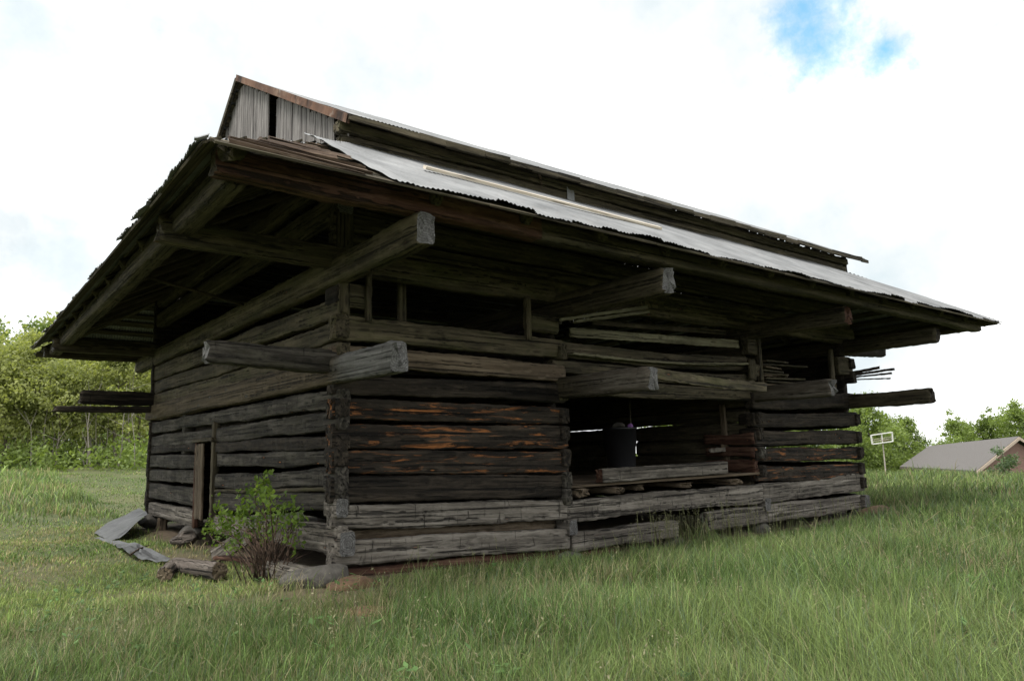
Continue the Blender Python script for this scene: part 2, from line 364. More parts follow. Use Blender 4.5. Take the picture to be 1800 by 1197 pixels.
def soil_mask(x, y):
    s = np.exp(-((x + .2) ** 2 / 1.6 + (y + .9) ** 2 / 1.2)) * 1.0
    s = np.maximum(s, np.exp(-((x - 1.0) ** 2 / .8 + (y + 1.9) ** 2 / .5)) * .8)
    inside = sst(-.7, -.1, x) * (1 - sst(16, 16.6, x)) * sst(-.45, .0, y) * (1 - sst(13, 13.6, y))
    s = np.maximum(s, inside)
    s = np.maximum(s, .8 * np.exp(-((x + .7) ** 2 / .6 + (y - 4.6) ** 2 / 6.)))
    for qx, qy, rx_, ry_, a_ in PATCH: s = np.maximum(s, a_ * np.exp(-((x - qx) ** 2 / rx_ + (y - qy) ** 2 / ry_)))
    s = np.maximum(s, .6 * np.exp(-((x - 14.5) ** 2 / 2. + (y + .6) ** 2 / .25)))
    return np.clip(s, 0, 1)
def axis(lo, hi, c0, c1, fine):
    a = list(np.arange(c0, c1 + 1e-6, fine)); st = fine; x = c1
    while x < hi: st *= 1.18; x += st; a.append(x)
    st = fine; x = c0
    while x > lo: st *= 1.18; x -= st; a.insert(0, x)
    return np.array(a)
gx = axis(-500, 600, -8, 26, .25); gy = axis(-300, 700, -11, 16, .25)
GX, GY = np.meshgrid(gx, gy); GZ = ground_h(GX, GY)
nx, ny = len(gx), len(gy); idx = np.arange(nx * ny).reshape(ny, nx)
gf = np.stack([idx[:-1, :-1], idx[:-1, 1:], idx[1:, 1:], idx[1:, :-1]], -1).reshape(-1, 4)
sm = soil_mask(GX, GY).ravel()
g = mesh_obj('ground', np_mesh('ground', np.stack([GX, GY, GZ], -1).reshape(-1, 3), gf, smooth=True, colors=np.stack([sm] * 3, -1)), None, [M['ground']])
tag(g, kind='structure')
def gz(x, y): return float(ground_h(x, y))

# ------------------------------------------------------------------ barn: logs
barn = thing('log_barn', 'huge old dark log barn with a cantilevered loft and metal roof', 'barn', (8, 6.5, -.3))
def log_mesh(name, L, h, w, seed, wob=.022, sq=7.0, h1=None, taper=0, rough_end=.012, crook=0.0, k=18):
    r = np.random.default_rng(seed); seg = max(4, int(L / .08)); x = np.linspace(0, L, seg + 1)
    th = (np.arange(k) + .5) / k * 2 * np.pi
    cy = np.sign(np.cos(th)) * np.abs(np.cos(th)) ** (2 / sq); cz = np.sign(np.sin(th)) * np.abs(np.sin(th)) ** (2 / sq)
    hh = h + ((h1 if h1 else h) - h) * x / L
    wob = wob * .82; top = sn(x, seed, 6, .9) * wob + sn(x, seed + 5, 3, 19) * .0045; bot = sn(x, seed + 1, 6, 1.0) * wob * 1.2 + sn(x, seed + 6, 3, 17) * .006
    fr = sn(x, seed + 2, 6, 1.5) * wob * .7; ctr = crook * np.sin(np.pi * x / L)
    V = np.zeros((seg + 1, k, 3)); V[..., 0] = x[:, None]
    up = cz > 0
    zz = cz[None, :] * hh[:, None] / 2
    zz = zz + np.where(up[None, :], top[:, None] * np.abs(cz), bot[:, None] * np.abs(cz))
    V[..., 2] = zz + ctr[:, None]
    V[..., 1] = cy[None, :] * w / 2 + fr[:, None]
    V[..., 1:] += r.normal(0, .0045, V[..., 1:].shape)
    V[0, :, 0] += r.normal(0, rough_end, k); V[-1, :, 0] += r.normal(0, rough_end, k)
    for e in (0, -1):                                        # worn arrises at the ends
        c = V[e].mean(0); V[e, :, 1:] = c[1:] + (V[e, :, 1:] - c[1:]) * .94
    v = V.reshape(-1, 3); i = np.arange(seg)[:, None] * k; j = np.arange(k)[None, :]
    f = np.stack([i + j, i + k + j, i + k + (j + 1) % k, i + (j + 1) % k], -1).reshape(-1, 4)
    m = len(v); v = np.vstack([v, V[0].mean(0), V[-1].mean(0)])
    jj = np.arange(k); f3 = np.concatenate([np.stack([np.full(k, m), jj, (jj + 1) % k], -1), np.stack([np.full(k, m + 1), seg * k + (jj + 1) % k, seg * k + jj], -1)])
    mi = np.concatenate([np.zeros(len(f)), np.ones(len(f3))])
    me = np_mesh(name, v, [f, f3], mi); 
    sm_ = np.ones(len(f) + len(f3), bool); sm_[len(f):] = False; me.polygons.foreach_set('use_smooth', sm_)
    return me
_seed = [100]
def log(name, p0, p1, h, w, mat, parent=barn, end='end', roll=0, **kw):
    p0 = Vector(p0); p1 = Vector(p1); d = p1 - p0; L = d.length; _seed[0] += 13
    me = log_mesh(name, L, h, w, _seed[0], **kw); me.materials.append(M[mat]); me.materials.append(M[end] if end else M[mat])
    xa = d.normalized(); ya = Vector((0, 0, 1)).cross(xa)
    ya = ya.normalized() if ya.length > .05 else Vector((0, 1, 0)); za = xa.cross(ya)
    mw = Matrix((xa, ya, za)).transposed().to_4x4(); mw = Matrix.Translation(p0) @ mw @ Matrix.Rotation(roll, 4, 'X')
    return mesh_obj(name, me, parent, (), mw)
TH = .22
def flog(x0, x1, b0, t0, b1, t1, mat, name='wall_log', y=.11, w=TH, end=None, **kw):     # log along the front
    kw.setdefault('crook', rng.normal(0, .016))
    return log(name, (x0, y, (b0 + t0) / 2), (x1, y, (b1 + t1) / 2), t0 - b0, w, mat, h1=t1 - b1, end=end or mat, **kw)
def glog(y0, y1, b0, t0, b1, t1, mat, name='wall_log', x=.11, w=TH, end=None, **kw):     # log along a crib side
    kw.setdefault('crook', rng.normal(0, .016))
    return log(name, (x, y0, (b0 + t0) / 2), (x, y1, (b1 + t1) / 2), t0 - b0, w, mat, h1=t1 - b1, end=end or mat, **kw)
# front, near crib (measured at x = .38 and x = 4.5)
for b0, t0, b1, t1, mt in [(3.44, 3.85, 3.43, 3.80, 'moss'), (3.02, 3.35, 2.96, 3.29, 'tan'), (2.58, 2.86, 2.54, 2.91, 'dark'), (2.20, 2.53, 2.12, 2.46, 'orange'),
                           (1.73, 2.12, 1.66, 2.09, 'orange'), (1.34, 1.71, 1.20, 1.61, 'orange'), (.91, 1.31, .72, 1.15, 'dark')]:
    flog(-.05, 4.83, b0, t0, b1, t1, mt)
# sill logs along the whole front
flog(-.04, 4.75, .49, .87, .31, .69, 'grey', wob=.03)
flog(4.70, 11.2, .27, .66, .24, .69, 'grey', wob=.035, y=.10); flog(11.16, 16.15, .23, .69, .30, .80, 'grey', wob=.035)
flog(-.03, 4.78, -.03, .32, -.25, .14, 'grey', wob=.03); flog(4.85, 7.95, -.32, .05, -.30, .07, 'grey', wob=.035, y=.12)
flog(9.0, 11.3, -.27, .16, -.26, .18, 'grey', wob=.03); flog(11.28, 16.1, -.26, .18, -.22, .17, 'grey', wob=.03, y=.12)
flog(.1, 4.7, .29, .52, .12, .34, 'tan', y=.36, w=.16, name='inner_sill'); flog(.05, 6.2, -.34, -.08, -.58, -.30, 'red', y=.20, w=.2, name='inner_sill')
# front, far crib
for b0, t0, b1, t1, mt in [(2.51, 2.95, 2.60, 3.05, 'dark'), (2.09, 2.42, 2.09, 2.49, 'dark'), (1.63, 1.99, 1.60, 1.97, 'dark'), (1.23, 1.54, 1.14, 1.49, 'orange'), (.76, 1.12, .62, 1.02, 'orange')]:
    flog(11.0, 16.12, b0, t0, b1, t1, mt, wob=.035)
# upper front, running across both cribs and the drive
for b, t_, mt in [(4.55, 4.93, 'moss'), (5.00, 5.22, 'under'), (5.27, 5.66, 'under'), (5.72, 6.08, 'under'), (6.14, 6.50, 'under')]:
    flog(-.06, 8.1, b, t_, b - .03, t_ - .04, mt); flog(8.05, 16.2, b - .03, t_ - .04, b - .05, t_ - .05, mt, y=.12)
flog(.08, .56, 3.98, 4.40, 3.98, 4.38, 'moss'); flog(3.98, 4.72, 3.92, 4.28, 3.90, 4.25, 'moss')
flog(11.0, 11.5, 3.9, 4.4, 3.9, 4.4, 'under'); flog(15.3, 16.1, 3.55, 4.1, 3.55, 4.1, 'under')
# loft edge above the drive
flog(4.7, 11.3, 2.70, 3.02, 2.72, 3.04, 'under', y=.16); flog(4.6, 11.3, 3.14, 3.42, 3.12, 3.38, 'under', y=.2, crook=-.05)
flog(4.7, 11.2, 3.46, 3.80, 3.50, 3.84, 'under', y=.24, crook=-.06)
# gable (near crib outer side); z at the front end and at the back end
def gz2(y): return .012 * y
for b0, t0, b1, t1, mt in [(3.80, 4.14, 4.02, 4.44, 'moss'), (3.45, 3.74, 3.62, 3.98, 'under'), (3.09, 3.41, 3.15, 3.58, 'moss'), (2.76, 3.08, 2.80, 3.12, 'tan'), (2.36, 2.66, 2.44, 2.74, 'charcoal'), (2.02, 2.33, 2.04, 2.36, 'charcoal')]:
    glog(-.05, 13.2, b0, t0, b1, t1, mt, wob=.032)
for b0, t0, b1, t1, mt in [(1.73, 1.96, 1.79, 2.01, 'dark'), (1.49, 1.71, 1.47, 1.76, 'charcoal'), (1.17, 1.46, .99, 1.30, 'charcoal'), (.78, 1.08, .50, .90, 'charcoal'), (.14, .56, .04, .42, 'grey')]:
    glog(-.05, 6.35, b0, t0, b1, t1, mt, wob=.034)
glog(.2, 6.3, 1.09, 1.15, .90, .97, 'moss', w=.26, wob=.012)                     # thin slab wedged between two logs
for b0, t0, mt in [(1.82, 2.02, 'dark'), (1.42, 1.76, 'charcoal'), (1.06, 1.36, 'charcoal'), (.55, .96, 'charcoal'), (.06, .43, 'grey')]:
    glog(7.95, 13.2, b0, t0, b0 + .02, t0 + .03, mt, wob=.03)
glog(.3, 12.8, 2.2, 2.5, 2.25, 2.6, 'dark', x=.31, w=.08, name='slit_blocker_board')  # added thin board behind the gable gap, blocks a slit of daylight
# cross-wall log ends in the gable and stubs in the front corner columns
for z in (2.72, 2.42, 1.92, 1.55, 1.18, .74): log('log_end', (.02, 9.3, z), (.5, 9.3, z), .26, .3, 'charcoal', parent=barn, end='charcoal')
for z, xx, mt in [(4.18, -.02, 'dark'), (3.62, 0, 'under'), (2.36, 0, 'dark'), (1.62, 0, 'dark'), (1.2, 0, 'charcoal'), (.83, .0, 'grey')]:
    log('log_end', (.09 + xx, -.085, z), (.09 + xx, .4, z), .30, .20, mt, end=mt if mt != 'grey' else 'end')
log('log_end', (.17, -.10, .29), (.17, .5, .29), .40, .27, 'grey')
for z, mt in [(3.55, 'under'), (2.72, 'moss'), (2.28, 'dark'), (1.95, 'dark'), (1.48, 'dark'), (1.05, 'charcoal'), (.73, 'charcoal')]:
    log('log_end', (4.74, -.07, z), (4.74, .5, z), .31, .20, mt, end=mt)
log('log_end', (4.82, -.07, .16), (4.82, .5, .16), .30, .22, 'grey')
for z, mt in [(3.5, 'moss'), (2.3, 'dark'), (1.9, 'dark'), (1.45, 'charcoal'), (1.0, 'dark')]:
    log('log_end', (11.2, -.07, z), (11.2, .5, z), .31, .22, mt, end=mt)
log('log_end', (11.25, -.06, .2), (11.25, .5, .2), .30, .24, 'grey')
for z in (3.9, 3.5, 2.8, 2.3, 1.78, 1.35, .9, .5): log('log_end', (16.02, -.08, z), (16.02, .5, z), .33, .22, 'dark', end='dark')
log('log_end', (16.02, -.1, .0), (16.02, .5, .0), .34, .28, 'grey')
# cantilevered beams
def cant(p0, p1, h, w, mat, end='end', **kw): return log('cantilever_beam', p0, p1, h, w, mat, end=end, sq=kw.pop('sq', 4.6), rough_end=.03, **kw)
cant((.02, -2.0, 2.93), (.02, 13.3, 3.05), .44, .27, 'tip', wob=.02); cant((4.74, -2.33, 2.80), (4.74, 13.2, 2.95), .43, .27, 'tantip')
cant((11.2, -2.02, 2.88), (11.2, 13.2, 2.95), .38, .27, 'tantip'); cant((15.85, -2.2, 2.80), (15.85, 13.2, 2.86), .42, .27, 'under', end='dark', wob=.03)
cant((.04, -2.7, 4.55), (.10, 15.6, 4.72), .47, .29, 'moss'); cant((4.74, -2.80, 4.42), (4.74, 13.4, 4.6), .46, .30, 'under')
cant((11.2, -2.53, 4.47), (11.2, 13.4, 4.6), .42, .28, 'under', end='red'); cant((15.85, -2.5, 4.38), (15.85, 13.4, 4.5), .4, .28, 'under', end='dark')
cant((-1.92, .13, 3.13), (1.0, .13, 3.07), .36, .27, 'charcoal')
cant((-2.62, .13, 4.80), (16.4, .13, 4.80), .36, .28, 'moss', end='under')
cant((-1.88, 12.9, 3.45), (16.2, 12.9, 3.4), .40, .28, 'dark', end='charcoal'); cant((-2.5, 12.7, 3.12), (1, 12.7, 3.1), .16, .2, 'dark', end='dark', wob=.035)
cant((-2.6, 12.9, 4.9), (18.6, 12.9, 4.8), .36, .28, 'under'); cant((15.5, .13, 4.32), (18.3, .13, 4.42), .34, .26, 'dark', end='dark')
# flying plates under the eaves
PL = dict(sq=4.5, wob=.02)
log('eave_plate', (-2.62, -2.50, 4.93), (2.1, -2.50, 4.93), .33, .30, 'red', end='under', **PL); log('eave_plate', (2.05, -2.47, 4.93), (18.5, -2.50, 4.84), .31, .28, 'under', end='under', **PL)
log('eave_plate', (-2.32, -2.36, 4.92), (-2.32, 15.6, 5.06), .34, .32, 'under', end='under', **PL)
log('eave_plate', (-2.6, 15.4, 5.0), (18.5, 15.4, 4.9), .33, .3, 'under', **PL); log('eave_plate', (18.2, -2.6, 4.86), (18.2, 15.6, 4.9), .33, .3, 'under', **PL)
log('wall_plate', (.12, -.05, 5.72), (.12, 13.1, 5.8), .40, .28, 'under'); log('wall_plate', (.12, -.05, 6.35), (.12, 13.1, 6.4), .36, .26, 'under')
# reddish log ends of the far crib seen inside the drive, with a thin post
for b0, t0 in ((.97, 1.27), (1.33, 1.58), (1.66, 1.93)): glog(.02, 1.5, b0, t0, b0 + .03, t0 + .02, 'red', x=11.02, w=.16, wob=.035)
a_ = ony(1269, 712, .9); b_ = ony(1277, 790, .9); log('drive_post', tuple(b_ - np.array([0, 0, .35])), tuple(a_), .09, .14, 'tan', end='tan', sq=9, wob=.006)
# posts and blocks in the loft openings, door jambs
def post(name, x, y, z0, z1, w, d, mat):
    return log(name, (x, y, z0), (x, y, z1), w, d, mat, wob=.006, sq=9, end=mat)
for x, z0, z1, w, y in [(.54, 3.78, 4.58, .10, -.02), (1.42, 3.7, 4.6, .16, .45), (3.90, 3.72, 4.55, .13, -.01), (11.45, 3.2, 4.4, .14, 0), (15.1, 3.1, 4.3, .2, .1), (11.05, 3.25, 3.75, .26, -.03)]:
    post('loft_post', x, y, z0, z1, w, .09, 'moss' if x < 5 else 'under')
log('loft_post', (.09, -.06, 3.86), (.09, -.05, 4.66), .18, .1, 'moss', end='moss')
post('loft_post', .13, .1, 4.95, 5.9, .3, .26, 'under')

# inner walls of the cribs: rows of logs with gaps, one mesh per wall
def log_wall(name, ax, c, a0, a1, z0, z1, pitch, gap, mat, skip=None, w=.2):
    V = []; F4 = []; F3 = []; n = 0; z = z0; r = np.random.default_rng(int(c * 10 + a0 * 3 + 5))
    while z < z1:
        h = pitch * r.uniform(.86, 1.1); g_ = gap * r.uniform(.5, 1.6); spans = [(a0, a1)]
        if skip and skip[2] < z + h / 2 < skip[3]: spans = [(a0, skip[0]), (skip[1], a1)]
        for s0, s1 in spans:
            _seed[0] += 7; me = log_mesh('tmp', s1 - s0, h - g_, w, _seed[0], wob=.028, k=10)
            co = np.zeros(len(me.vertices) * 3, np.float32); me.vertices.foreach_get('co', co); co = co.reshape(-1, 3)
            o = np.zeros_like(co); o[:, ax] = co[:, 0] + s0; o[:, 1 - ax] = c + co[:, 1]; o[:, 2] = z + h / 2 + co[:, 2]
            for p in me.polygons:
                (F4 if len(p.vertices) == 4 else F3).append([q + n for q in p.vertices])
            V.append(o); n += len(o); D.meshes.remove(me)
        z += h
    return mesh_obj(name, np_mesh(name, np.concatenate(V), [np.array(F4), np.array(F3)], smooth=True), barn, [mat])
def swapxy_wood(base):   # grain along world Y for the side walls
    return base
wood_y = D.materials.new('tmp'); D.materials.remove(wood_y)
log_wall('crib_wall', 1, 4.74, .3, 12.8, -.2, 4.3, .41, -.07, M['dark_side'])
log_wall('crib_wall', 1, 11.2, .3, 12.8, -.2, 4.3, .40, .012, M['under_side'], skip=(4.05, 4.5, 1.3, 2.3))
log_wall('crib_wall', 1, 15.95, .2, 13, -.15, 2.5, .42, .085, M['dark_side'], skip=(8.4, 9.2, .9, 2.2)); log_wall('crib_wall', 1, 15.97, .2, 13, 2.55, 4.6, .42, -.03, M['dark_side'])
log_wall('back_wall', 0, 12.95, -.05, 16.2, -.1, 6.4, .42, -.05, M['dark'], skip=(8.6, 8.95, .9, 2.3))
# loft floor
fb = MB()
for i, y in enumerate(np.arange(.5, 12.8, .27)):
    z = 3.02 + rng.uniform(-.008, .008)
    fb.box((.3, y, z), (15.9, y + rng.uniform(-.01, .01), z), .245, .035)
fb.build('loft_floor', M['dark'], barn)
# drive floor with joist ends
fb = MB()
for y in np.arange(.02, 4.0, .26): fb.box((4.85, y + .1, .93 + rng.uniform(-.006, .006)), (11.15, y + .1, .945 + rng.uniform(-.006, .006)), .24, .05)
fb.build('drive_floor', M['tan'], barn)
for x, l in [(5.12, .0), (6.05, -.14), (7.0, .22), (8.35, .05), (10.05, -.05)]:
    log('floor_joist', (x, l - .02, .79), (x + rng.uniform(-.1, .25), 3.6, .79), rng.uniform(.12, .2), rng.uniform(.2, .36), 'tan', end='tan', sq=5, wob=.03, rough_end=.05)
# door in the gable
dr = MB()
post('door_jamb', .02, 6.42, .12, 2.45, .15, .16, 'under'); post('door_jamb', .02, 7.86, .05, 2.05, .12, .14, 'red')
dd = log('door', (-.03, 7.42, .28), (-.05, 7.42, 1.98), .05, .60, 'tan', end='tan', sq=14, wob=.004)
log('door_lintel', (.0, 6.3, 2.06), (.0, 8.0, 2.08), .1, .2, 'under', end='under')
# ------------------------------------------------------------------ barn: roof
EZ = 4.95; SL = .59
XL, XR, YF, YB = -2.82, 18.75, -3.02, 16.0
def slope_pt(side, a, s, off=0.0):
    """a along the eave, s = horizontal distance in from the eave, off = height above the roof plane"""
    z = EZ + SL * s + off
    if side == 'f': return (a, YF + s, z - .003 * (a - XL))
    if side == 'b': return (a, YB - s, z + .003 * 0)
    if side == 'l': return (XL + s, a, z + .012 * (a - YF) * max(0, 1 - s / 3))
    return (XR - s, a, z - .065)
def corrugated(side, a0, a1, s0f, s1, hip=True, lo=None, hi=None, pitch=.076, amp=.016, seed=5, off=.045, jag=.028):
    r = np.random.default_rng(seed); n = int((a1 - a0) / pitch * 6); A = np.linspace(a0, a1, n); ns = 14
    sheet = np.floor((A - a0) / .66).astype(int); jit = r.normal(0, jag, sheet.max() + 2)[sheet] + .6 * jag * sn(A, seed, 5, 2.5) + r.normal(0, .012, n)[(np.arange(n) // 5) * 5 % n]; lift = r.uniform(0, .012, sheet.max() + 2)[sheet]
    bend = r.normal(0, .02, sheet.max() + 2)[sheet] + .02 * sn(A, seed + 3, 5, 3.0)
    V = np.zeros((ns, n, 3))
    for i, a in enumerate(A):
        smax = s1
        if hip:
            smax = min(s1, a - lo + .0, hi - a)
        sa = s0f(a) + jit[i] if callable(s0f) else s0f + jit[i]
        smax = max(smax, .02); sa = min(sa, smax - .01)
        for k in range(ns):
            s = sa + (smax - sa) * k / (ns - 1)
            o = off + amp * math.sin(2 * math.pi * (a - a0) / pitch) + lift[i] + bend[i] * (1 - k / (ns - 1)) ** 6 + .012 * math.sin(a * 1.7 + s * 3)
            V[k, i] = slope_pt(side, a, s, o)
    i = (np.arange(ns - 1)[:, None] * n + np.arange(n - 1)[None, :]).ravel()
    f = np.stack([i, i + 1, i + n + 1, i + n], -1)
    return V.reshape(-1, 3), f
def roof_obj(name, parts, mat, parent=barn, thick=.002):
    V = []; F = []; n = 0
    for v, f in parts: V.append(v); F.append(f + n); n += len(v)
    o = mesh_obj(name, np_mesh(name, np.concatenate(V), np.concatenate(F), smooth=True), parent, [mat]); return o
SMX = 3.1
fr_edge = lambda a: np.interp(a, [-1.0, -.9, -.62, 99], [1.62, 1.45, .0, .0]) - .03
v, f = corrugated('f', -1.0, XR, fr_edge, SMX, True, XL, XR, seed=4, amp=.009)
# torn corner flares upwards
flare = np.exp(-((v[:, 0] + 1.0) / .5) ** 2) * sst(-2.4, -1.3, v[:, 1]); v[:, 2] += .10 * flare; v[:, 0] -= .06 * flare
roof_obj('metal_roof_slope', [(v, f)], M['metal'])
roof_obj('metal_roof_slope', [corrugated('l', YF, YB, -.03, SMX + .45, True, YF + .10, YB, seed=8, amp=.018, off=.03, jag=.05)], M['metal'])
roof_obj('metal_roof_slope', [corrugated('b', XL, XR, -.03, SMX, True, XL, XR, seed=9)], M['metal'])
roof_obj('metal_roof_slope', [corrugated('r', YF, YB, -.03, SMX, True, YF, YB, seed=10)], M['metal'])
# sheathing boards and rafters
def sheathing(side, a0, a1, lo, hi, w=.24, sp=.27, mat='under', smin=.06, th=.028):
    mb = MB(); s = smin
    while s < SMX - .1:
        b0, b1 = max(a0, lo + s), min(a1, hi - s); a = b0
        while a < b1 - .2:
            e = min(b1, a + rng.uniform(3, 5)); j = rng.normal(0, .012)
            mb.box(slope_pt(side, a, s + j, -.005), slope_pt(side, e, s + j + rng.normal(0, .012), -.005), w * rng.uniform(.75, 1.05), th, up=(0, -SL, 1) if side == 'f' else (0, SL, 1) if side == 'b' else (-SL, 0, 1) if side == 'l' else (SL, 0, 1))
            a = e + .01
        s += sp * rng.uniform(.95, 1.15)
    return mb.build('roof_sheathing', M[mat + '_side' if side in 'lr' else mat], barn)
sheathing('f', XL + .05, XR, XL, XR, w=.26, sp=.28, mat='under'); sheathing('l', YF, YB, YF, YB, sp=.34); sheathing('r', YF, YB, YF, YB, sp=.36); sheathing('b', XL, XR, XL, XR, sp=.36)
# extra loose layers of boards where the metal is gone
mb = MB()
for k, s in enumerate(np.linspace(.05, 1.5, 9)):
    a0 = XL + s + rng.uniform(.0, .2); a1 = rng.uniform(-1.1, -.72)
    mb.box(slope_pt('f', a0, s, .03 + .012 * (k % 3)), slope_pt('f', a1, s + rng.normal(0, .05), .03 + .012 * (k % 3)), rng.uniform(.07, .2), .022, up=(0, -SL, 1), jit=.012)
mb.build('loose_roof_boards', M['rustwood'], barn)
def rafter(side, a, h=.19, w=.17, s0=.28, s1=3.05):
    o = -.13
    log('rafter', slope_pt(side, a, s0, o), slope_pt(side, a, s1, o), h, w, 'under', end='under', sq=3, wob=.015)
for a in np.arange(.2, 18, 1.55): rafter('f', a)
for a in np.arange(.4, 14.8, 1.5): rafter('l', a)
for a in np.arange(1, 14, 2.2): rafter('r', a)
for lo in [((XL + .25, YF + .25, EZ + SL * .25 - .15), (.2, .0, EZ + SL * 3.02 - .15)), ((XL + .25, YB - .25, EZ + SL * .25 - .0), (.2, 13.0, EZ + SL * 3.02 - .15)),
           ((XR - .25, YF + .25, EZ + SL * .25 - .2), (15.9, .0, EZ + SL * 2.9 - .2))]:
    log('hip_rafter', *lo, .22, .2, 'under', end='under', sq=3)
# raised upper roof (monitor) on the crib walls
MX0, MX1 = .30, 16.35
flog(MX0 - .25, MX1, 6.66, 6.90, 6.66, 6.86, 'under', name='monitor_log', wob=.02, y=.1); flog(MX0 - .3, MX1 + .05, 6.93, 7.14, 6.93, 7.12, 'moss', name='monitor_log', wob=.018, y=.08)
log('monitor_log', (.0, 13, 6.9), (16.3, 13, 6.9), .5, .22, 'under'); log('monitor_log', (16.2, .1, 6.85), (16.2, 13, 6.85), .5, .22, 'under')
RY, RZ, EZ2, Y0 = 6.5, 10.82, 7.03, -.32
def mon_pt(back, a, s, off):     # s = 0 at the eave .. 1 at the ridge
    z = EZ2 + (RZ - EZ2) * s + off; yy = Y0 + (RY - Y0) * s
    yy = yy if not back else 2 * RY - yy
    return (a + .035 * (yy + .3) * max(0, 1 - a / 6), yy, z)
def mon_slope(back, seed):
    r = np.random.default_rng(seed); a0, a1 = .02, 16.85; n = int((a1 - a0) / .076 * 6); A = np.linspace(a0, a1, n); ns = 16
    sh = np.floor((A - a0) / .66).astype(int); jit = r.normal(0, .004, sh.max() + 1)[sh]; lf = r.uniform(0, .012, sh.max() + 1)[sh]
    V = np.zeros((ns, n, 3))
    for k in range(ns):
        s = np.where(k == 0, jit - .004, k / (ns - 1)); o = .05 + lf + .008 * np.sin(2 * np.pi * A / .076) + .012 * np.sin(A * 1.3 + k)
        o = o + .03 * np.sin(A * .8 + 1) * (1 - k / (ns - 1))
        x, y, z = A, Y0 + (RY - Y0) * s, EZ2 + (RZ - EZ2) * s + o - .002 * A * 0
        yb = y if not back else 2 * RY - y
        V[k] = np.stack([x + .035 * (yb + .3) * np.clip(1 - x / 6, 0, 1), yb + 0 * x, z], -1)
    i = (np.arange(ns - 1)[:, None] * n + np.arange(n - 1)[None, :]).ravel()
    return V.reshape(-1, 3), np.stack([i, i + 1, i + n + 1, i + n], -1)
roof_obj('upper_metal_roof', [mon_slope(False, 21)], M['metal']); roof_obj('upper_metal_roof', [mon_slope(True, 22)], M['metal'])
mb = MB()
for bk in (False, True):
    for s in np.linspace(.012, .985, 20): mb.box(mon_pt(bk, .06, s, -.0), mon_pt(bk, 16.75, s, -.0), .3, .03, up=(0, -.57 if not bk else .57, 1))
mb.build('roof_sheathing', M['under'], barn)
mb = MB(); mb.box(mon_pt(False, .0, -.006, .0), mon_pt(False, .0, 1, .03), .06, .15, jit=.004); mb.build('rake_board', M['rake'], barn)
mb = MB(); mb.box(mon_pt(True, .0, -.006, -.0), mon_pt(True, .0, .995, .02), .06, .13, jit=.004); mb.build('rake_board', M['under'], barn)
mb = MB(); 
x_ = 0.0
while x_ < 16.6:
    l_ = rng.uniform(.5, 1.1); zz_ = 7.03 + rng.normal(0, .006); mb.box((x_, -.375, zz_), (min(x_ + l_, 16.9), -.375, zz_ + rng.normal(0, .008)), .05, rng.uniform(.09, .13), jit=.005); x_ += l_ + .004
mb.build('eave_board', M['under'], barn)
# gable boarding of the monitor: upright boards with gaps
for gxx, nm in ((.16, 'gable'), (16.3, 'gable')):
    mb = MB(); y = -.02; k = 0
    while y < 13.0:
        w = rng.uniform(.20, .36); yc = y + w / 2
        s = (min(yc, 13 - yc) - Y0 + .0) / (RY - Y0); zt = EZ2 + (RZ - EZ2) * min(max(s, 0), 1) - .03
        missing = gxx < 1 and (3.85 < yc < 4.35 or .42 < yc < .75)
        if not missing:
            g0_ = gxx + (.035 * yc if gxx < 1 else 0)
            mb.box((g0_ + rng.uniform(-.008, .008), yc, 6.45), (g0_ + rng.uniform(-.012, .012), yc + rng.normal(0, .012), zt - rng.uniform(0, .07)), w - rng.uniform(.012, .035), .028, up=(1, 0, 0))
        y += w
    mb.build('gable_boarding', M['gable'] if gxx < 1 else M['under'], barn)
log('gable_brace', (.5, 4.9, 6.6), (.5, 3.4, 8.9), .12, .1, 'gable', end='gable')
log('gable_brace', (.5, .1, 6.7), (.5, 1.2, 7.6), .16, .12, 'under', end='under')
# small repairs on the monitor wall: tin patch, hanging batten
q = ony(1003, 340, -.03); mb = MB(); mb.box((q[0], -.035, q[2] - .17), (q[0], -.03, q[2] + .17), .2, .006, up=(0, 1, 0)); mb.build('tin_patch', M['metal'], barn)
q = ony(952, 312, -.04); mb = MB(); mb.box((q[0] - .02, -.06, q[2] - .16), (q[0] - .1, -.05, q[2] + .2), .05, .02, up=(0, 1, 0)); mb.build('hanging_batten', M['tan'], barn)
# pole under the left overhang
log('brace_pole', tuple(onx(262, 488, -2.0)), tuple(onx(428, 536, -.2)), .06, .05, 'under', end='under', sq=2, wob=.01)

# foundation stones under the sills
def rock(name, c, r, mat, seed, parent=None, sub=4, rough=.22, box=0.0):
    bm = bmesh.new(); bmesh.ops.create_icosphere(bm, subdivisions=sub, radius=1); rr = np.random.default_rng(seed)
    dirs = rr.normal(0, 1, (14, 3)); dirs /= np.linalg.norm(dirs, axis=1)[:, None]; offs = rr.uniform(.62, .95, 14); ph = rr.uniform(0, 7, (6, 3)); fq = rr.uniform(2, 9, (6, 3))
    for v in bm.verts:
        p = np.array(v.co); m = 1.0
        for d_, o_ in zip(dirs, offs):
            t_ = p @ d_
            if t_ > o_: p = p - d_ * (t_ - o_) * .85
        for a, b in zip(ph, fq): p = p + .018 * rough * 5 * np.sin(b * p + a)
        v.co = Vector(p * np.array(r))
    me = D.meshes.new(name); bm.to_mesh(me); bm.free()
    for p in me.polygons: p.use_smooth = True
    o = mesh_obj(name, me, parent, [mat]); o.location = Vector(c) - (Vector(parent.location) if parent else Vector((0, 0, 0))); return o
rock('foundation_stone', (-.28, -.02, -.18), (.62, .42, .26), M['stone'], 3, barn)
rock('foundation_stone', (.1, -.42, -.26), (.46, .34, .16), M['redstone'], 4, barn)
rock('foundation_stone', (4.8, .15, -.43), (.35, .3, .16), M['stone'], 5, barn)
rock('foundation_stone', (15.9, .1, -.35), (.4, .35, .2), M['stone'], 6, barn)
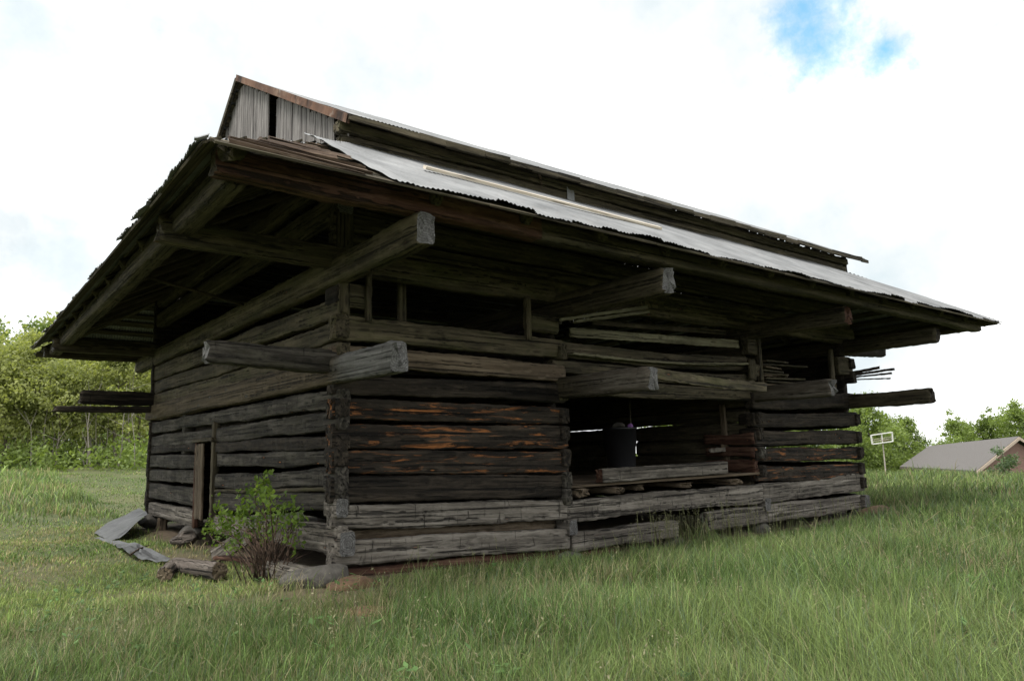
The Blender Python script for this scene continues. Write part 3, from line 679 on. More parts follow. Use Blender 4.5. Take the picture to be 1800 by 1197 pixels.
rock('foundation_stone', (.05, 8.3, -.1), (.35, .42, .2), M['stone'], 7, barn); rock('foundation_stone', (.12, 12.6, -.06), (.4, .5, .22), M['stone'], 8, barn)
rock('foundation_stone', (8.0, .2, -.45), (.3, .25, .16), M['stone'], 9, barn); rock('foundation_stone', (11.2, .2, -.42), (.3, .25, .18), M['stone'], 12, barn)
log('foundation_post', (.12, 11.6, -.45), (.12, 11.6, .08), .26, .24, 'tan', end='tan', sq=2.5)
bm_ = rock('dirt_mound', (15.5, -.62, -.36), (.8, .45, .32), M['redstone'], 14); tag(bm_, 'reddish brown mound of bare earth at the far right corner of the barn', 'mound')
q = onz(640, 1075, -.3)
tag(rock('dirt_mound', (q[0], q[1], gz(q[0], q[1]) - .03), (.45, .35, .1), M['redstone'], 15), 'low patch of rusty dry earth in the grass before the near corner of the barn', 'mound')

# ------------------------------------------------------------------ loose things on and around the barn
def board(label, p0, p1, w, th, mat, group=None, flat=False, crook=0):
    o = log('loose_board', p0, p1, w if not flat else th, th if not flat else w, mat, parent=None, end=mat, sq=12, wob=.006, crook=crook)
    return tag(o, label, 'board', group)
def T(a): return tuple(float(x) for x in a)
a, b = ony(1002, 584, -.04), ony(1298, 605, -.04)
board('wide pale greenish board on edge across the loft above the drive', T(a), T(b), .19, .035, 'board')
board('long curved pale board lying across the two middle cantilever tips', (4.9, -2.12, 2.93), (8.55, -2.0, 2.80), .19, .07, 'moss', crook=-.04)
a, b = ony(985, 562, -.2), ony(1138, 540, -.2); board('upper of two sticks leaning out of the loft under a cantilever', T(a), T(b), .07, .05, 'board')
a, b = ony(1010, 566, -.15), ony(1140, 548, -.3); board('lower of two sticks leaning out of the loft under a cantilever', T(a), T(b), .06, .05, 'board')
a, b = ony(1040, 566, .5), ony(1275, 585, .3); board('knotty brown board lying behind the pale loft board', T(a), T(b), .12, .05, 'under')
a, b = ony(1000, 622, .05), ony(1310, 640, .05); board('thin bowed board with a bright edge at loft floor height over the drive', T(a), T(b), .05, .2, 'board', crook=-.08)
a, b = ony(1248, 792, .8), ony(1308, 786, .9); board('short grey board propped across the thin post inside the drive', T(a), T(b), .1, .04, 'grey')
a, b = ony(1268, 784, .85), ony(1330, 800, .95); board('short brown board slanting down behind the thin post inside the drive', T(a), T(b), .09, .04, 'tan')
# stacked boards in the loft of the far crib
for i in range(9):
    z = 3.16 + i * .075
    o = log('stacked_board', (11.6 + rng.uniform(-.1, .1), .1 + rng.uniform(-.1, .12), z), (13.1 + rng.uniform(-.5, .7), .2 + rng.uniform(-.15, .2), z + rng.uniform(-.03, .05)), .045, .2, 'under' if i % 3 else 'tan', parent=None, end='tan', sq=10, wob=.008)
    tag(o, 'rough brown board in the pile stacked in the loft of the far crib', 'board', 'boards piled in the far loft')
for i, (p, q) in enumerate([((1470, 660), (1546, 646)), ((1480, 662), (1572, 649)), ((1475, 666), (1567, 656)), ((1480, 668), (1565, 665))]):
    o = log('splintered_board', T(ony(*p, .6)), T(ony(*q, -.3)), .075 - .012 * i, .04, 'dark', parent=None, end='dark', sq=8, wob=.01)
    tag(o, ['topmost short', 'broad second', 'third slim', 'lowest thin'][i] + ' dark splintered board jutting from the loft past the far right corner', 'board', 'splintered boards at the far corner')
tb = log('loose_timber', (5.62, -.02, 1.10), (9.75, .02, 1.14), .28, .2, 'grey', parent=None, end='red', sq=9, wob=.012)
tag(tb, 'heavy squared grey timber with a red end lying on the drive floor', 'timber')
mb = MB(); mb.box(slope_pt('f', .80, 1.62, .115), slope_pt('f', 6.12, 1.50, .105), .10, .05, up=(0, -SL, 1)); nl = mb.build('roof_timber', M['new'])
tag(nl, 'long straight new pale timber lying on the front metal roof', 'timber')
# bin in the drive
q = ony(1093, 832, 1.3); bin_ = thing('rubbish_bin', 'black rubbish bin stuffed with odds and ends on the drive floor', 'bin', (q[0], 1.3, .97))
H = ony(1093, 752, 1.3)[2] - .97
mb = MB(); k = 24
def lathe(mb, prof, c=(0, 0, 0), k=24):
    v = []; 
    for r_, z in prof:
        th = np.arange(k) / k * 2 * np.pi; v.append(np.stack([c[0] + r_ * np.cos(th), c[1] + r_ * np.sin(th), np.full(k, c[2] + z)], -1))
    f = [(i * k + j, i * k + (j + 1) % k, (i + 1) * k + (j + 1) % k, (i + 1) * k + j) for i in range(len(prof) - 1) for j in range(k)]
    mb.add(np.concatenate(v), f)
c0 = (q[0], 1.3, .97)
lathe(mb, [(.0, 0), (.30, 0), (.32, .05), (.35, H * .62), (.37, H * .63), (.38, H), (.40, H), (.40, H - .04), (.37, H - .05), (.36, H * .9), (.0, H * .9)], c0); mb.build('bin_body', M['can'], bin_, True)
rock('rag_bundle', (q[0] - .15, 1.25, .97 + H + .04), (.17, .2, .09), M['cloth'], 31, bin_, 3); rock('purple_cloth', (q[0] + .1, 1.05, .97 + H + .03), (.07, .07, .06), M['purple'], 32, bin_, 3)
mb = MB(); mb.tube([(q[0] + .25, 1.2, 1.3), (q[0] + .3, 1.22, 1.0 + H + .75)], .018, 8); mb.build('stick', M['under'], bin_)
# bits on the ground near the gable
def fallen(label, p0, p1, r, mat='bark', cat='log', name='fallen_log'):
    o = log(name, p0, p1, 2 * r, 2 * r, mat, parent=None, end='tan', sq=2.1, wob=.012); return tag(o, label, cat)
a = onz(292, 1012, -.22); b = onz(322, 996, -.2)
fallen('short sawn bark-covered log nearest the grass by the shrub', (a[0] - .02, a[1], -.2), (a[0] + .25, a[1] + .7, -.2), .125)
a = onz(330, 1000, -.2); b = onz(388, 1004, -.15)
fallen('longer flaky bark log lying between the short log and the shrub', (a[0] - .1, a[1] + .45, -.17), (b[0] - .05, b[1] - .1, -.13), .14)
a = onz(312, 948, -.1); b = onz(345, 955, -.1)
o = rock('chopping_block', (-.35, 7.2, -.12), (.34, .3, .2), M['bark'], 41); tag(o, 'squat dark wooden block lying below the door in the gable', 'block')
a = onz(365, 992, -.25); b = onz(440, 1000, -.2)
board('red-brown plank lying on the ground behind the shrub', (-.75, 3.3, -.12), (-.3, 1.9, -.1), .2, .06, 'red', flat=True)
board('bleached grey slab of wood leaning on the sill behind the shrub', (-.55, 4.3, -.22), (-.18, 3.4, .22), .3, .07, 'grey')
a = onz(505, 1000, -.3)
o = log('fallen_log', (-.55, 1.1, -.12), (-.28, -.2, -.2), .32, .4, 'grey', parent=None, end='grey', sq=2.6, wob=.03); tag(o, 'thick split grey log lying against the corner stone beside the shrub', 'log')
for i, (p, q_, lb) in enumerate([((505, 965), (585, 955), 'thin reddish branch resting against the gable sill right of the shrub'), ((228, 975), (262, 958), 'small dark twig lying in the short grass below the metal strip')]):
    a = onz(*p, -.2 if i else .05); b = onz(*q_, -.18 if i else .12); mb = MB(); mb.tube([a, (a + b) / 2 + np.array([0, 0, .03]), b], [.02, .018, .01], 6); tag(mb.build('branch', M['stem']), lb, 'branch')
# crumpled metal sheets
def sheet(label, outline, name='metal_sheet', ridge=None):
    bm = bmesh.new(); vs = [bm.verts.new(p) for p in outline]; fc = bm.faces.new(vs)
    bmesh.ops.triangulate(bm, faces=[fc]); bmesh.ops.subdivide_edges(bm, edges=bm.edges[:], cuts=4, use_grid_fill=True)
    r = random.Random(5)
    for v in bm.verts: v.co.z += .03 * abs(math.sin(v.co.x * 8 + v.co.y * 3)) + .018 * math.sin(v.co.y * 12) + r.uniform(-.008, .008)
    me = D.meshes.new(name); bm.to_mesh(me); bm.free(); o = mesh_obj(name, me, None, [M['dullmetal']])
    md = o.modifiers.new('s', 'SOLIDIFY'); md.thickness = .004; return tag(o, label, 'metal sheet')
def gp(px, py, dz):
    p = onz(px, py, -.28 + dz); return (p[0], p[1], -.28 + dz)
sheet('buckled dull grey roofing sheet propped against the back of the gable', [gp(165, 938, .02), gp(193, 950, .02), gp(210, 948, .06), gp(222, 925, .2), (-.3, 11.4, .22), (-.3, 12.5, .32), gp(190, 918, .10)])
sheet('long narrow strip of grey roofing metal lying on the grass by the gable', [gp(160, 945, .03), gp(195, 957, .03), gp(215, 966, .08), gp(250, 985, .03), gp(292, 991, .02), gp(300, 986, .06), gp(246, 957, .13), gp(200, 951, .1)])

# ------------------------------------------------------------------ grass
def grass():
    rings = [(3.2, 6.5, 2700, .0042), (6.5, 10, 2200, .0052), (10, 16, 1100, .0075), (16, 26, 330, .014), (26, 46, 85, .026), (46, 75, 14, .05)]
    P = []; W = []
    for r0, r1, dens, w in rings:
        area = .5 * 1.75 * (r1 ** 2 - r0 ** 2); n = int(area * dens)
        r = np.sqrt(rng.uniform(r0 ** 2, r1 ** 2, n)); a = rng.uniform(math.radians(-8), math.radians(92), n)     # bearing from +Y towards +X
        P.append(np.stack([CAM[0] + r * np.sin(a), CAM[1] + r * np.cos(a), r], -1)); W.append(np.full(n, w))
    P = np.concatenate(P); W = np.concatenate(W); x, y, r = P.T
    def nn(x, y, s, f):
        q = np.random.default_rng(s); o = 0
        for i in range(6):
            an = q.uniform(0, 6.28); ff = f * 1.5 ** (i * .8); o = o + np.sin((x * np.cos(an) + y * np.sin(an)) * ff + q.uniform(0, 7)) / 1.25 ** i
        return o / 2.2
    keep = rng.uniform(0, 1, len(x)) < np.clip(.80 + .42 * nn(x, y, 3, 2.1), .18, 1)
    inside = (x > .05) & (x < 16.05) & (y > .15) & (y < 13.2); keep &= ~inside
    keep &= rng.uniform(0, 1, len(x)) > soil_mask(x, y) * 1.05
    keep &= ~((x > 30) & (y > 26) & (x < 60) & False)
    x, y, r, W = x[keep], y[keep], r[keep], W[keep]; n = len(x)
    mown = np.clip(sst(.1, -.6, x) * sst(-1.0, 1.2, y) * (1 - sst(15, 22, y)), 0, 1)          # short turf beside the gable
    left = sst(1.2, -1.5, x) * (1 - mown)
    tall = .40 * (1 - mown) * (1 - .50 * left * sst(22, 8, r)) + .085 * mown
    nearwall = np.exp(-np.clip(-y - .35, 0, 9) / .9) * sst(-.5, .3, x) * (1 - sst(16, 17, x)); tall = tall * (1 - .80 * nearwall)
    h = tall * np.clip(1 + .42 * nn(x, y, 5, 1.3) + rng.normal(0, .22, n), .3, 1.9)
    h *= 1 + 2.2 * np.exp(-((x - 7.9) ** 2 / 1.6 + (y + .55) ** 2 / .12)) * (rng.uniform(0, 1, n) < .35)
    h *= np.where(rng.uniform(0, 1, n) < .03, 1.5, 1); W = W * rng.uniform(.6, 1.5, n)
    az = nn(x, y, 8, .9) * 2.6 + rng.normal(0, 1.6, n); lean = np.abs(rng.normal(.42, .26, n)) * np.where(rng.uniform(0, 1, n) < .1, 2.2, 1)
    fa = rng.uniform(0, 6.28, n); dx, dy = np.cos(az), np.sin(az); wx, wy = np.cos(fa), np.sin(fa)
    z = ground_h(x, y) - .01
    T_ = [0, .38, .72, 1.0]; wf = [.8, 1.0, .62, 0]
    V = np.zeros((n, 7, 3), np.float32); c = 0
    for t_, f in zip(T_, wf):
        off = lean * h * t_ ** 2; px, py, pz = x + dx * off, y + dy * off, z + h * (t_ - .35 * lean * t_ ** 3)
        if f > 0:
            for s in (-1, 1): V[:, c] = np.stack([px + wx * W * f * s * .5, py + wy * W * f * s * .5, pz], -1); c += 1
        else: V[:, c] = np.stack([px, py, pz], -1); c += 1
    b = np.arange(n)[:, None] * 7
    f4 = np.concatenate([b + np.array([0, 1, 3, 2]), b + np.array([2, 3, 5, 4])]); f3 = b + np.array([4, 5, 6])
    u = rng.uniform(0, 1, n); k1 = np.clip(.5 + .5 * nn(x, y, 12, .55) + rng.normal(0, .22, n), 0, 1)
    ca = np.array([.100, .168, .044]); cb = np.array([.205, .268, .086]); c_ = ca + (cb - ca) * k1[:, None]
    c_ = c_ * rng.choice([.55, .8, 1., 1.25, 1.75], n, p=[.2, .25, .25, .2, .1])[:, None]
    blue = u < .12; c_[blue] = np.array([.13, .18, .105]) * rng.uniform(.8, 1.3, blue.sum())[:, None]
    dryp = .06 + .22 * np.clip(nn(x, y, 15, .9), 0, 1) + .25 * mown * np.clip(.3 + nn(x, y, 17, .5), 0, 1) + .35 * soil_mask(x, y) + .08 * left
    dry = rng.uniform(0, 1, n) < dryp; c_[dry] = np.array([.32, .28, .16]) * rng.uniform(.6, 1.3, dry.sum())[:, None]
    c_ = c_ * (1 + .35 * mown[:, None] * np.array([1.1, 1.0, .6])) * (1 + .35 * sst(16, 30, y)[:, None] * np.array([1., 1., .7]))
    colv = np.repeat(c_[:, None, :], 7, 1)
    grad = np.array([.8, .8, .95, .95, 1.05, 1.05, 1.15])[None, :, None]   # darker at the base, lighter towards the tip
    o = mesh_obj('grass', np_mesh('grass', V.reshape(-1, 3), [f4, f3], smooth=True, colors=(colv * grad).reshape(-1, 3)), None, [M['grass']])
    return tag(o, 'long uncut meadow grass with dry stalks filling the field around the barn', 'grass', None, 'stuff')
grass()
def weeds():
    V = []; F = []; C = []; n = 0
    for k in range(230):
        r = rng.uniform(5.2, 15); a = math.radians(rng.uniform(2, 84)); x, y = CAM[0] + r * math.sin(a), CAM[1] + r * math.cos(a)
        if -.2 < x < 16.5 and y > -.4: continue
        z = gz(x, y); h = rng.uniform(.08, .30); tone = np.array([.085, .15, .05]) * rng.uniform(.7, 1.6)
        for j in range(rng.integers(5, 14)):
            b = rng.uniform(0, 6.28); l = rng.uniform(.05, .13); t_ = rng.uniform(.4, 1); c = np.array([x, y, z + h * t_]) + rng.normal(0, .04, 3) * np.array([1, 1, .3])
            d = np.array([math.cos(b), math.sin(b), rng.uniform(-.2, .7)]); d = _n(d) * l; s_ = _n(np.cross(d, [0, 0, 1.])) * l * rng.uniform(.18, .32)
            V.append(np.array([c, c + d * .5 + s_, c + d, c + d * .5 - s_])); F.append(np.array([[0, 1, 2, 3]]) + n); n += 4
            C.append(np.tile(tone * rng.uniform(.8, 1.2), (4, 1)))
    o = mesh_obj('meadow_weeds', np_mesh('meadow_weeds', np.concatenate(V), np.concatenate(F), colors=np.concatenate(C)), None, [M['grass']])
    tag(o, 'low broad-leaved weeds scattered through the meadow grass', 'weeds', None, 'stuff')
weeds()
def seed_heads():
    mb = []; V = []; F = []; C = []; n = 0
    spots = [(rng.uniform(5.6, 9.6), rng.uniform(-1.6, -.35), rng.uniform(.55, 1.0)) for _ in range(110)]
    spots += [(rng.uniform(10, 15), rng.uniform(-1.5, -.5), rng.uniform(.4, .8)) for _ in range(30)]
    spots += [(rng.uniform(-4, 14), rng.uniform(-7.5, -1.0), rng.uniform(.38, .66)) for _ in range(260)]
    spots += [(.55, -1.2, .62), (.62, -1.25, .5), (-1.2, -.7, .5), (1.2, -2.2, .6), (1.1, -2.4, .5)]
    for x, y, h in spots:
        if y > -1.2 - 0 and x < .2 and y > 0: continue
        z = gz(x, y); a = rng.uniform(0, 6.28); l = rng.uniform(.05, .3) * h
        pts = np.array([[x + math.cos(a) * l * t_ ** 2, y + math.sin(a) * l * t_ ** 2, z + h * t_] for t_ in np.linspace(0, 1, 6)])
        w = rng.uniform(.003, .005); cw = np.array([math.cos(a + 1.6), math.sin(a + 1.6), 0]) * w
        v = np.concatenate([pts - cw, pts + cw]); f = [(i, i + 1, i + 7, i + 6) for i in range(5)]
        V.append(v); F.append(np.array(f) + n); n += len(v); C.append(np.tile(np.array([.17, .18, .075]) * rng.uniform(.8, 1.2), (len(v), 1)))
        for k in range(rng.integers(5, 11)):            # panicle: small spikelet quads near the tip
            t_ = rng.uniform(.74, 1.02); c = np.array([x + math.cos(a) * l * t_ ** 2, y + math.sin(a) * l * t_ ** 2, z + h * t_]) + rng.normal(0, 1, 3) * np.array([.022, .022, .015])
            u = _n(rng.normal(0, 1, 3) + np.array([0, 0, 1.2])); s = _n(np.cross(u, rng.normal(0, 1, 3)))
            ln, wd = rng.uniform(.011, .024), rng.uniform(.004, .008)
            v = np.array([c - u * ln, c + s * wd, c + u * ln, c - s * wd]); V.append(v); F.append(np.array([[0, 1, 2, 3]]) + n); n += 4
            C.append(np.tile(np.array([.27, .26, .15]) * rng.uniform(.75, 1.2), (4, 1)))
    o = mesh_obj('seeding_grass', np_mesh('seeding_grass', np.concatenate(V), np.concatenate(F), colors=np.concatenate(C)), None, [M['grass']])
    tag(o, 'tall seeding grass stalks with pale heads in front of the sill logs', 'grass', None, 'stuff')
seed_heads()

# ------------------------------------------------------------------ leaves, shrub, trees
def leaf_cloud(centers, spread, per, size, tintc, flat=1.0, elong=1.6):
    n = len(centers) * per; c = np.repeat(centers, per, 0) + rng.normal(0, 1, (n, 3)) * np.repeat(spread, per, 0)[:, None] * np.array([1, 1, flat])
    u = rng.normal(0, 1, (n, 3)); u /= np.linalg.norm(u, axis=1)[:, None]; s = np.cross(u, rng.normal(0, 1, (n, 3))); s /= np.linalg.norm(s, axis=1)[:, None]
    sz = size * rng.uniform(.6, 1.35, n)[:, None]
    V = np.stack([c - u * sz * elong / 2, c + s * sz / 2 + u * sz * .1, c + u * sz * elong / 2, c - s * sz / 2 + u * sz * .1], 1).reshape(-1, 3)
    F = np.arange(n * 4).reshape(-1, 4); t_ = np.repeat(np.clip(np.repeat(tintc, per) + rng.normal(0, .16, n), 0, 1), 4)
    return V, F, np.stack([t_] * 3, -1)
sh = thing('shrub', 'leggy young shrub with red-brown stems and fresh green leaves before the gable', 'shrub', (-.62, .95, -.3))
mb = MB(); cl = []; base = np.array([-.62, .95, -.32])
def shrub_to(px, py, x): return onx(px, py, x)
heads = [(450, 845, 9), (478, 862, 5), (432, 868, 8), (420, 893, 8), (392, 890, 7), (375, 915, 7), (500, 880, 8), (512, 905, 6), (492, 915, 6), (400, 925, 6), (368, 932, 5), (448, 905, 6), (515, 935, 4), (470, 930, 4), (410, 950, 4), (385, 905, 6), (465, 835, 6), (440, 930, 4)]
for px, py, k in heads:
    tip = shrub_to(px + rng.normal(0, 3), py, -.62 + rng.uniform(-.3, .25)); b = base + np.array([rng.normal(0, .1), rng.normal(0, .16), 0])
    mid = b * .5 + tip * .5 + np.array([rng.normal(0, .06), rng.normal(0, .06), .12]); q3 = b * .22 + tip * .78 + rng.normal(0, .04, 3)
    mb.tube([b, b * .75 + mid * .25 + rng.normal(0, .02, 3), mid, q3, tip], [.017, .014, .011, .008, .004], 6)
    for j in range(k):
        t_ = rng.uniform(.0, .5); c = tip * (1 - t_) + mid * t_ if j else tip; cl.append(c + rng.normal(0, .06, 3))
for i in range(85):        # bare arching stems low down
    a = rng.uniform(0, 6.28); l = rng.uniform(.3, .75); b = base + np.array([rng.normal(0, .12), rng.normal(0, .2), 0]); tip = b + np.array([math.cos(a) * l * .55, math.sin(a) * l + .12, rng.uniform(.25, 1.05)])
    mb.tube([b, (b + tip) / 2 + np.array([0, 0, .12]), tip], [.011, .008, .004], 5)
mb.build('stems', M['stem'], sh, True)
cl = np.array(cl); V_, F_, C_ = leaf_cloud(cl, np.full(len(cl), .06), 11, .055, rng.uniform(.25, .8, len(cl)), elong=1.5)
mesh_obj('foliage', np_mesh('foliage', V_, F_, colors=C_), sh, [M['leaf_shrub']])

def tree_meshes(seed, H, R, trunk_r, nclump, per, leaf, crown_lo=.22, top_narrow=.55, open_=0.0, lean=0):
    global rng
    keep = rng; rng = np.random.default_rng(seed)
    t_ = np.linspace(0, 1, 9); trunk = np.stack([sn(t_ * 3, seed) * .25, sn(t_ * 3, seed + 1) * .25, t_ * H * .92], -1); trunk[0, :2] = 0
    mb = MB(); mb.tube(trunk, trunk_r * (1 - .88 * t_), 8); cs = []; tints = []; sp = []
    nb = 15
    for i in range(nb):
        tt = crown_lo + (1 - crown_lo) * (i + rng.uniform(0, 1)) / nb * .95; p = np.array([np.interp(tt, t_, trunk[:, k]) for k in range(3)]); p[2] = tt * H * .92
        prof = math.sin(math.pi * min(1, (tt - crown_lo) / (1 - crown_lo) * .80 + .2)) ** .75 * (1 - top_narrow * max(0, tt - .55))
        a = i * 2.4 + rng.uniform(-.5, .5); L = R * prof * rng.uniform(.55, 1.15); e = p + np.array([math.cos(a) * L, math.sin(a) * L, L * rng.uniform(.1, .65)])
        m_ = (p + e) / 2 + np.array([0, 0, .08 * L]); mb.tube([p, m_, e], [trunk_r * .38 * (1 - tt * .6), trunk_r * .22 * (1 - tt * .6), .012], 5)
        k = max(3, int(nclump / nb)); tb = rng.uniform(.3, .75)
        for j in range(k):
            u = rng.uniform(.25, 1.12); c = p + (e - p) * u + rng.normal(0, 1, 3) * R * np.array([.20, .20, .15]); cs.append(c); tints.append(tb + rng.normal(0, .12)); sp.append(R * rng.uniform(.07, .17))
    for j in range(int(nclump * .1)): cs.append(trunk[-1] + rng.normal(0, 1, 3) * np.array([R * .16, R * .16, H * .06])); tints.append(.6); sp.append(R * .1)
    V, F, C = leaf_cloud(np.array(cs), np.array(sp), per, leaf, np.array(tints), .8)
    rng = keep
    fs = [np.concatenate(mb.f4), np.concatenate(mb.f3)]
    return np_mesh('trunk', np.concatenate(mb.v), fs, smooth=True), np_mesh('crown', V, F, colors=C)
TM = [tree_meshes(501 + i, *a) for i, a in enumerate([(9, 3.1, .15, 120, 58, .16, .28), (10, 2.7, .16, 115, 58, .16, .3), (8, 3.0, .13, 110, 60, .15, .25), (11, 3.3, .2, 140, 56, .17, .24), (9.5, 2.3, .14, 100, 56, .16, .25, .75)])]
for tm, cm in TM: pass
def tree(kind, x, y, s, label, mat, group, name='broadleaf_tree', rz=None, sz=None):
    tm, cm = TM[kind]; r = thing(name, label, 'tree', (x, y, gz(x, y) - .05), group)
    r.scale = (s, s, s * (sz or 1)); r.rotation_euler = (0, 0, rng.uniform(0, 6.28) if rz is None else rz)
    for nm, me, mt in (('trunk', tm, M['barkfar']), ('crown', cm, mat)):
        o = D.objects.new(nm, me); COL.objects.link(o); o.parent = r
        if not me.materials: me.materials.append(mt)
        o.material_slots[0].link = 'OBJECT'; o.material_slots[0].material = mt
    return r
M['barkfar'] = simple('grey_brown_bark', (.15, .125, .10), .9, 0, .4, 6, .5)
def pos(px, depth): 
    p = atd(px, 800, depth); return p[0], p[1]
ords = ['first', 'second', 'third', 'fourth', 'fifth', 'sixth', 'seventh', 'eighth', 'ninth', 'tenth', 'eleventh', 'twelfth', 'thirteenth', 'fourteenth', 'fifteenth', 'sixteenth', 'seventeenth']
front = [(-60, 43, 2, .95), (5, 45, 0, .85), (52, 47, 3, .80), (100, 46, 2, .82), (150, 48, 0, .80), (200, 47, 4, .86), (245, 49, 1, .82), (300, 52, 2, .85)]
for i, (px, d, k, s) in enumerate(front):
    x, y = pos(px, d); tree(k, x, y, s, '%s yellow-green tree from the left along the near edge of the left wood' % ords[i], M['leaf_spring'], 'front trees of the left wood')
back = [(-40, 55, 3, 1.05), (20, 57, 1, 1.05), (62, 56, 0, 1.2), (90, 58, 3, 1.10), (128, 60, 1, 1.1), (172, 58, 0, 1.05), (225, 60, 3, 1.0), (270, 62, 2, 1.1)]
for i, (px, d, k, s) in enumerate(back):
    x, y = pos(px, d); tree(k, x, y, s, '%s tree from the left in the taller rear row of the left wood' % ords[i], M['leaf_spring'] if i % 2 else M['leaf_mid'], 'rear trees of the left wood')
rt = [(1180, 60, 3, 1.0), (1240, 58, 0, 1.1), (1300, 62, 3, 1.0), (1360, 60, 1, 1.1), (1420, 63, 0, 1.1), (1490, 66, 0, 1.0), (1528, 68, 3, 1.1), (1562, 72, 1, 1.05), (1596, 74, 3, .92), (1622, 80, 4, .80), (1650, 92, 2, 1.0), (1684, 88, 4, 1.30), (1712, 95, 0, 1.25), (1742, 92, 4, 1.35), (1772, 94, 3, 1.15), (1800, 88, 1, 1.45), (1840, 90, 3, 1.3)]
for i, (px, d, k, s) in enumerate(rt):
    x, y = pos(px, d); tree(k, x, y, s * (.92 if i < 9 else .80), '%s green tree counted from the barn in the wood on the right' % ords[i], M['leaf_mid'], 'trees of the right wood')
# undergrowth along the wood edge
cs = []
for i in range(420):
    px = rng.uniform(-90, 330); x, y = pos(px, rng.uniform(54, 74)); cs.append((x, y, gz(x, y) + rng.uniform(.1, 4.5)))
V_, F_, C_ = leaf_cloud(np.array(cs), np.full(len(cs), .75), 46, .2, rng.uniform(.0, .6, len(cs)))
tag(mesh_obj('undergrowth', np_mesh('undergrowth', V_, F_, colors=C_), None, [M['leaf_mid']]), 'deep shady undergrowth inside the left wood', 'undergrowth', None, 'stuff')
mb = MB()
for i in range(95):
    px = rng.uniform(-70, 300); x, y = pos(px, rng.uniform(43, 58)); z = gz(x, y); h_ = rng.uniform(2, 6.5)
    p = np.array([x, y, z - .1]); pts = [p]
    for k in range(4): pts.append(pts[-1] + np.array([rng.normal(0, .16), rng.normal(0, .16), h_ / 4]))
    mb.tube(pts, np.array([1, .8, .6, .4, .15]) * rng.uniform(.02, .055), 5)
    for k in range(3):
        b_ = pts[rng.integers(1, 4)]; mb.tube([b_, b_ + np.array([rng.normal(0, .7), rng.normal(0, .7), rng.uniform(.4, 1.3)])], [.018, .006], 4)
tag(mb.build('thicket_stems', simple('pale_grey_stems', (.20, .18, .155), .9, 0, .4, 4, 0)), 'pale bare stems crowding between the trees of the left wood', 'thicket', None, 'stuff')
cs = []
for i in range(120):
    px = rng.uniform(-60, 290); x, y = pos(px, rng.uniform(42, 52)); cs.append((x, y, gz(x, y) + rng.uniform(.1, 1.1)))
V_, F_, C_ = leaf_cloud(np.array(cs), np.full(len(cs), .5), 60, .16, rng.uniform(.1, .9, len(cs)))
tag(mesh_obj('undergrowth', np_mesh('undergrowth', V_, F_, colors=C_), None, [M['leaf_mid']]), 'tangled leafy undergrowth along the edge of the left wood', 'undergrowth', None, 'stuff')
cs = []
for i in range(420):
    px = rng.uniform(1080, 1860); x, y = pos(px, rng.uniform(62, 92) if px < 1480 else rng.uniform(70, 92)); cs.append((x, y, gz(x, y) + rng.uniform(.2, 4.5)))
V_, F_, C_ = leaf_cloud(np.array(cs), np.full(len(cs), .8), 60, .2, rng.uniform(.1, .7, len(cs)))
tag(mesh_obj('undergrowth', np_mesh('undergrowth', V_, F_, colors=C_), None, [M['leaf_mid']]), 'dense leafy undergrowth below the wood on the right behind the house', 'undergrowth', None, 'stuff')

# ------------------------------------------------------------------ house, hoop, sapling on the right
A = atd(1716, 827, 50); 
B = atd(1582, 822.5, 63); B[2] = A[2]
ex = _n(B - A)
R1 = atd(1791, 766.5, 52.6); R2 = atd(1633, 783.5, 65.6); hz = np.array([1, 1, 0.])
C1 = A + 2 * (R1 - A) * hz; C2 = B + 2 * (R2 - B) * hz
perp = _n((R1 - A) * hz); Wd = np.linalg.norm((C1 - A)[:2]); rise = R1[2] - A[2]
house = thing('brick_house', 'single-storey pinkish brick house with a wide taupe shingled roof', 'house', (A[0], A[1], A[2] - 2.6))
def slab(mb, q_, th):
    q_ = np.array(q_); v = np.vstack([q_, q_ - np.array([0, 0, th])]); k = len(q_)
    if k == 4: mb.add(v, [(0, 1, 2, 3), (7, 6, 5, 4)] + [(i, i + 4, (i + 1) % 4 + 4, (i + 1) % 4) for i in range(4)])
    else: mb.add(v, [(i, i + 3, (i + 1) % 3 + 3, (i + 1) % 3) for i in range(3)], [(0, 1, 2), (5, 4, 3)])
mb = MB(); slab(mb, [A, B, R2, R1], .12); slab(mb, [C2, C1, R1, R2], .12); slab(mb, [B, C2, R2], .12); roof_ = mb.build('roof', M['shingle'], house)
i_ = .45; zb = A[2] - 2.6
mb = MB(); w0, w1, w2, w3 = A + perp * i_ - ex * -.35, A + perp * (Wd - i_) + ex * .35, B + perp * (Wd - i_) - ex * .4, B + perp * i_ - ex * .4
for p, q_ in ((w0, w1), (w1, w2), (w2, w3), (w3, w0)): mb.box((*((p + q_) / 2)[:2], zb), (*((p + q_) / 2)[:2], A[2] - .05), np.linalg.norm((q_ - p)[:2]), .2, up=tuple(_n(np.array([-(q_ - p)[1], (q_ - p)[0], 0]))))
pk = (w0 + w1) / 2; pk[2] = A[2] + rise - .45; b0, b1 = w0.copy(), w1.copy(); b0[2] = b1[2] = A[2] - .05
mb.add(np.vstack([b0, b1, pk, b0 + ex * .2, b1 + ex * .2, pk + ex * .2]), [(0, 1, 4, 3), (1, 2, 5, 4), (2, 0, 3, 5)], [(0, 2, 1), (3, 4, 5)])
mb.build('wall', M['brick'], house)
mb = MB(); dn = np.array([0, 0, -.16])
mb.box(A + dn - ex * .03, R1 + dn - ex * .03, .05, .2); mb.box(C1 + dn - ex * .03, R1 + dn - ex * .03, .05, .2); mb.build('rake_board', simple('beige_trim', (.42, .34, .27), .6, 0, .1), house)
mb = MB(); mb.box(A + dn * .9, B + dn * .9, .06, .14); mb.build('eave_board', M['barkfar'], house)
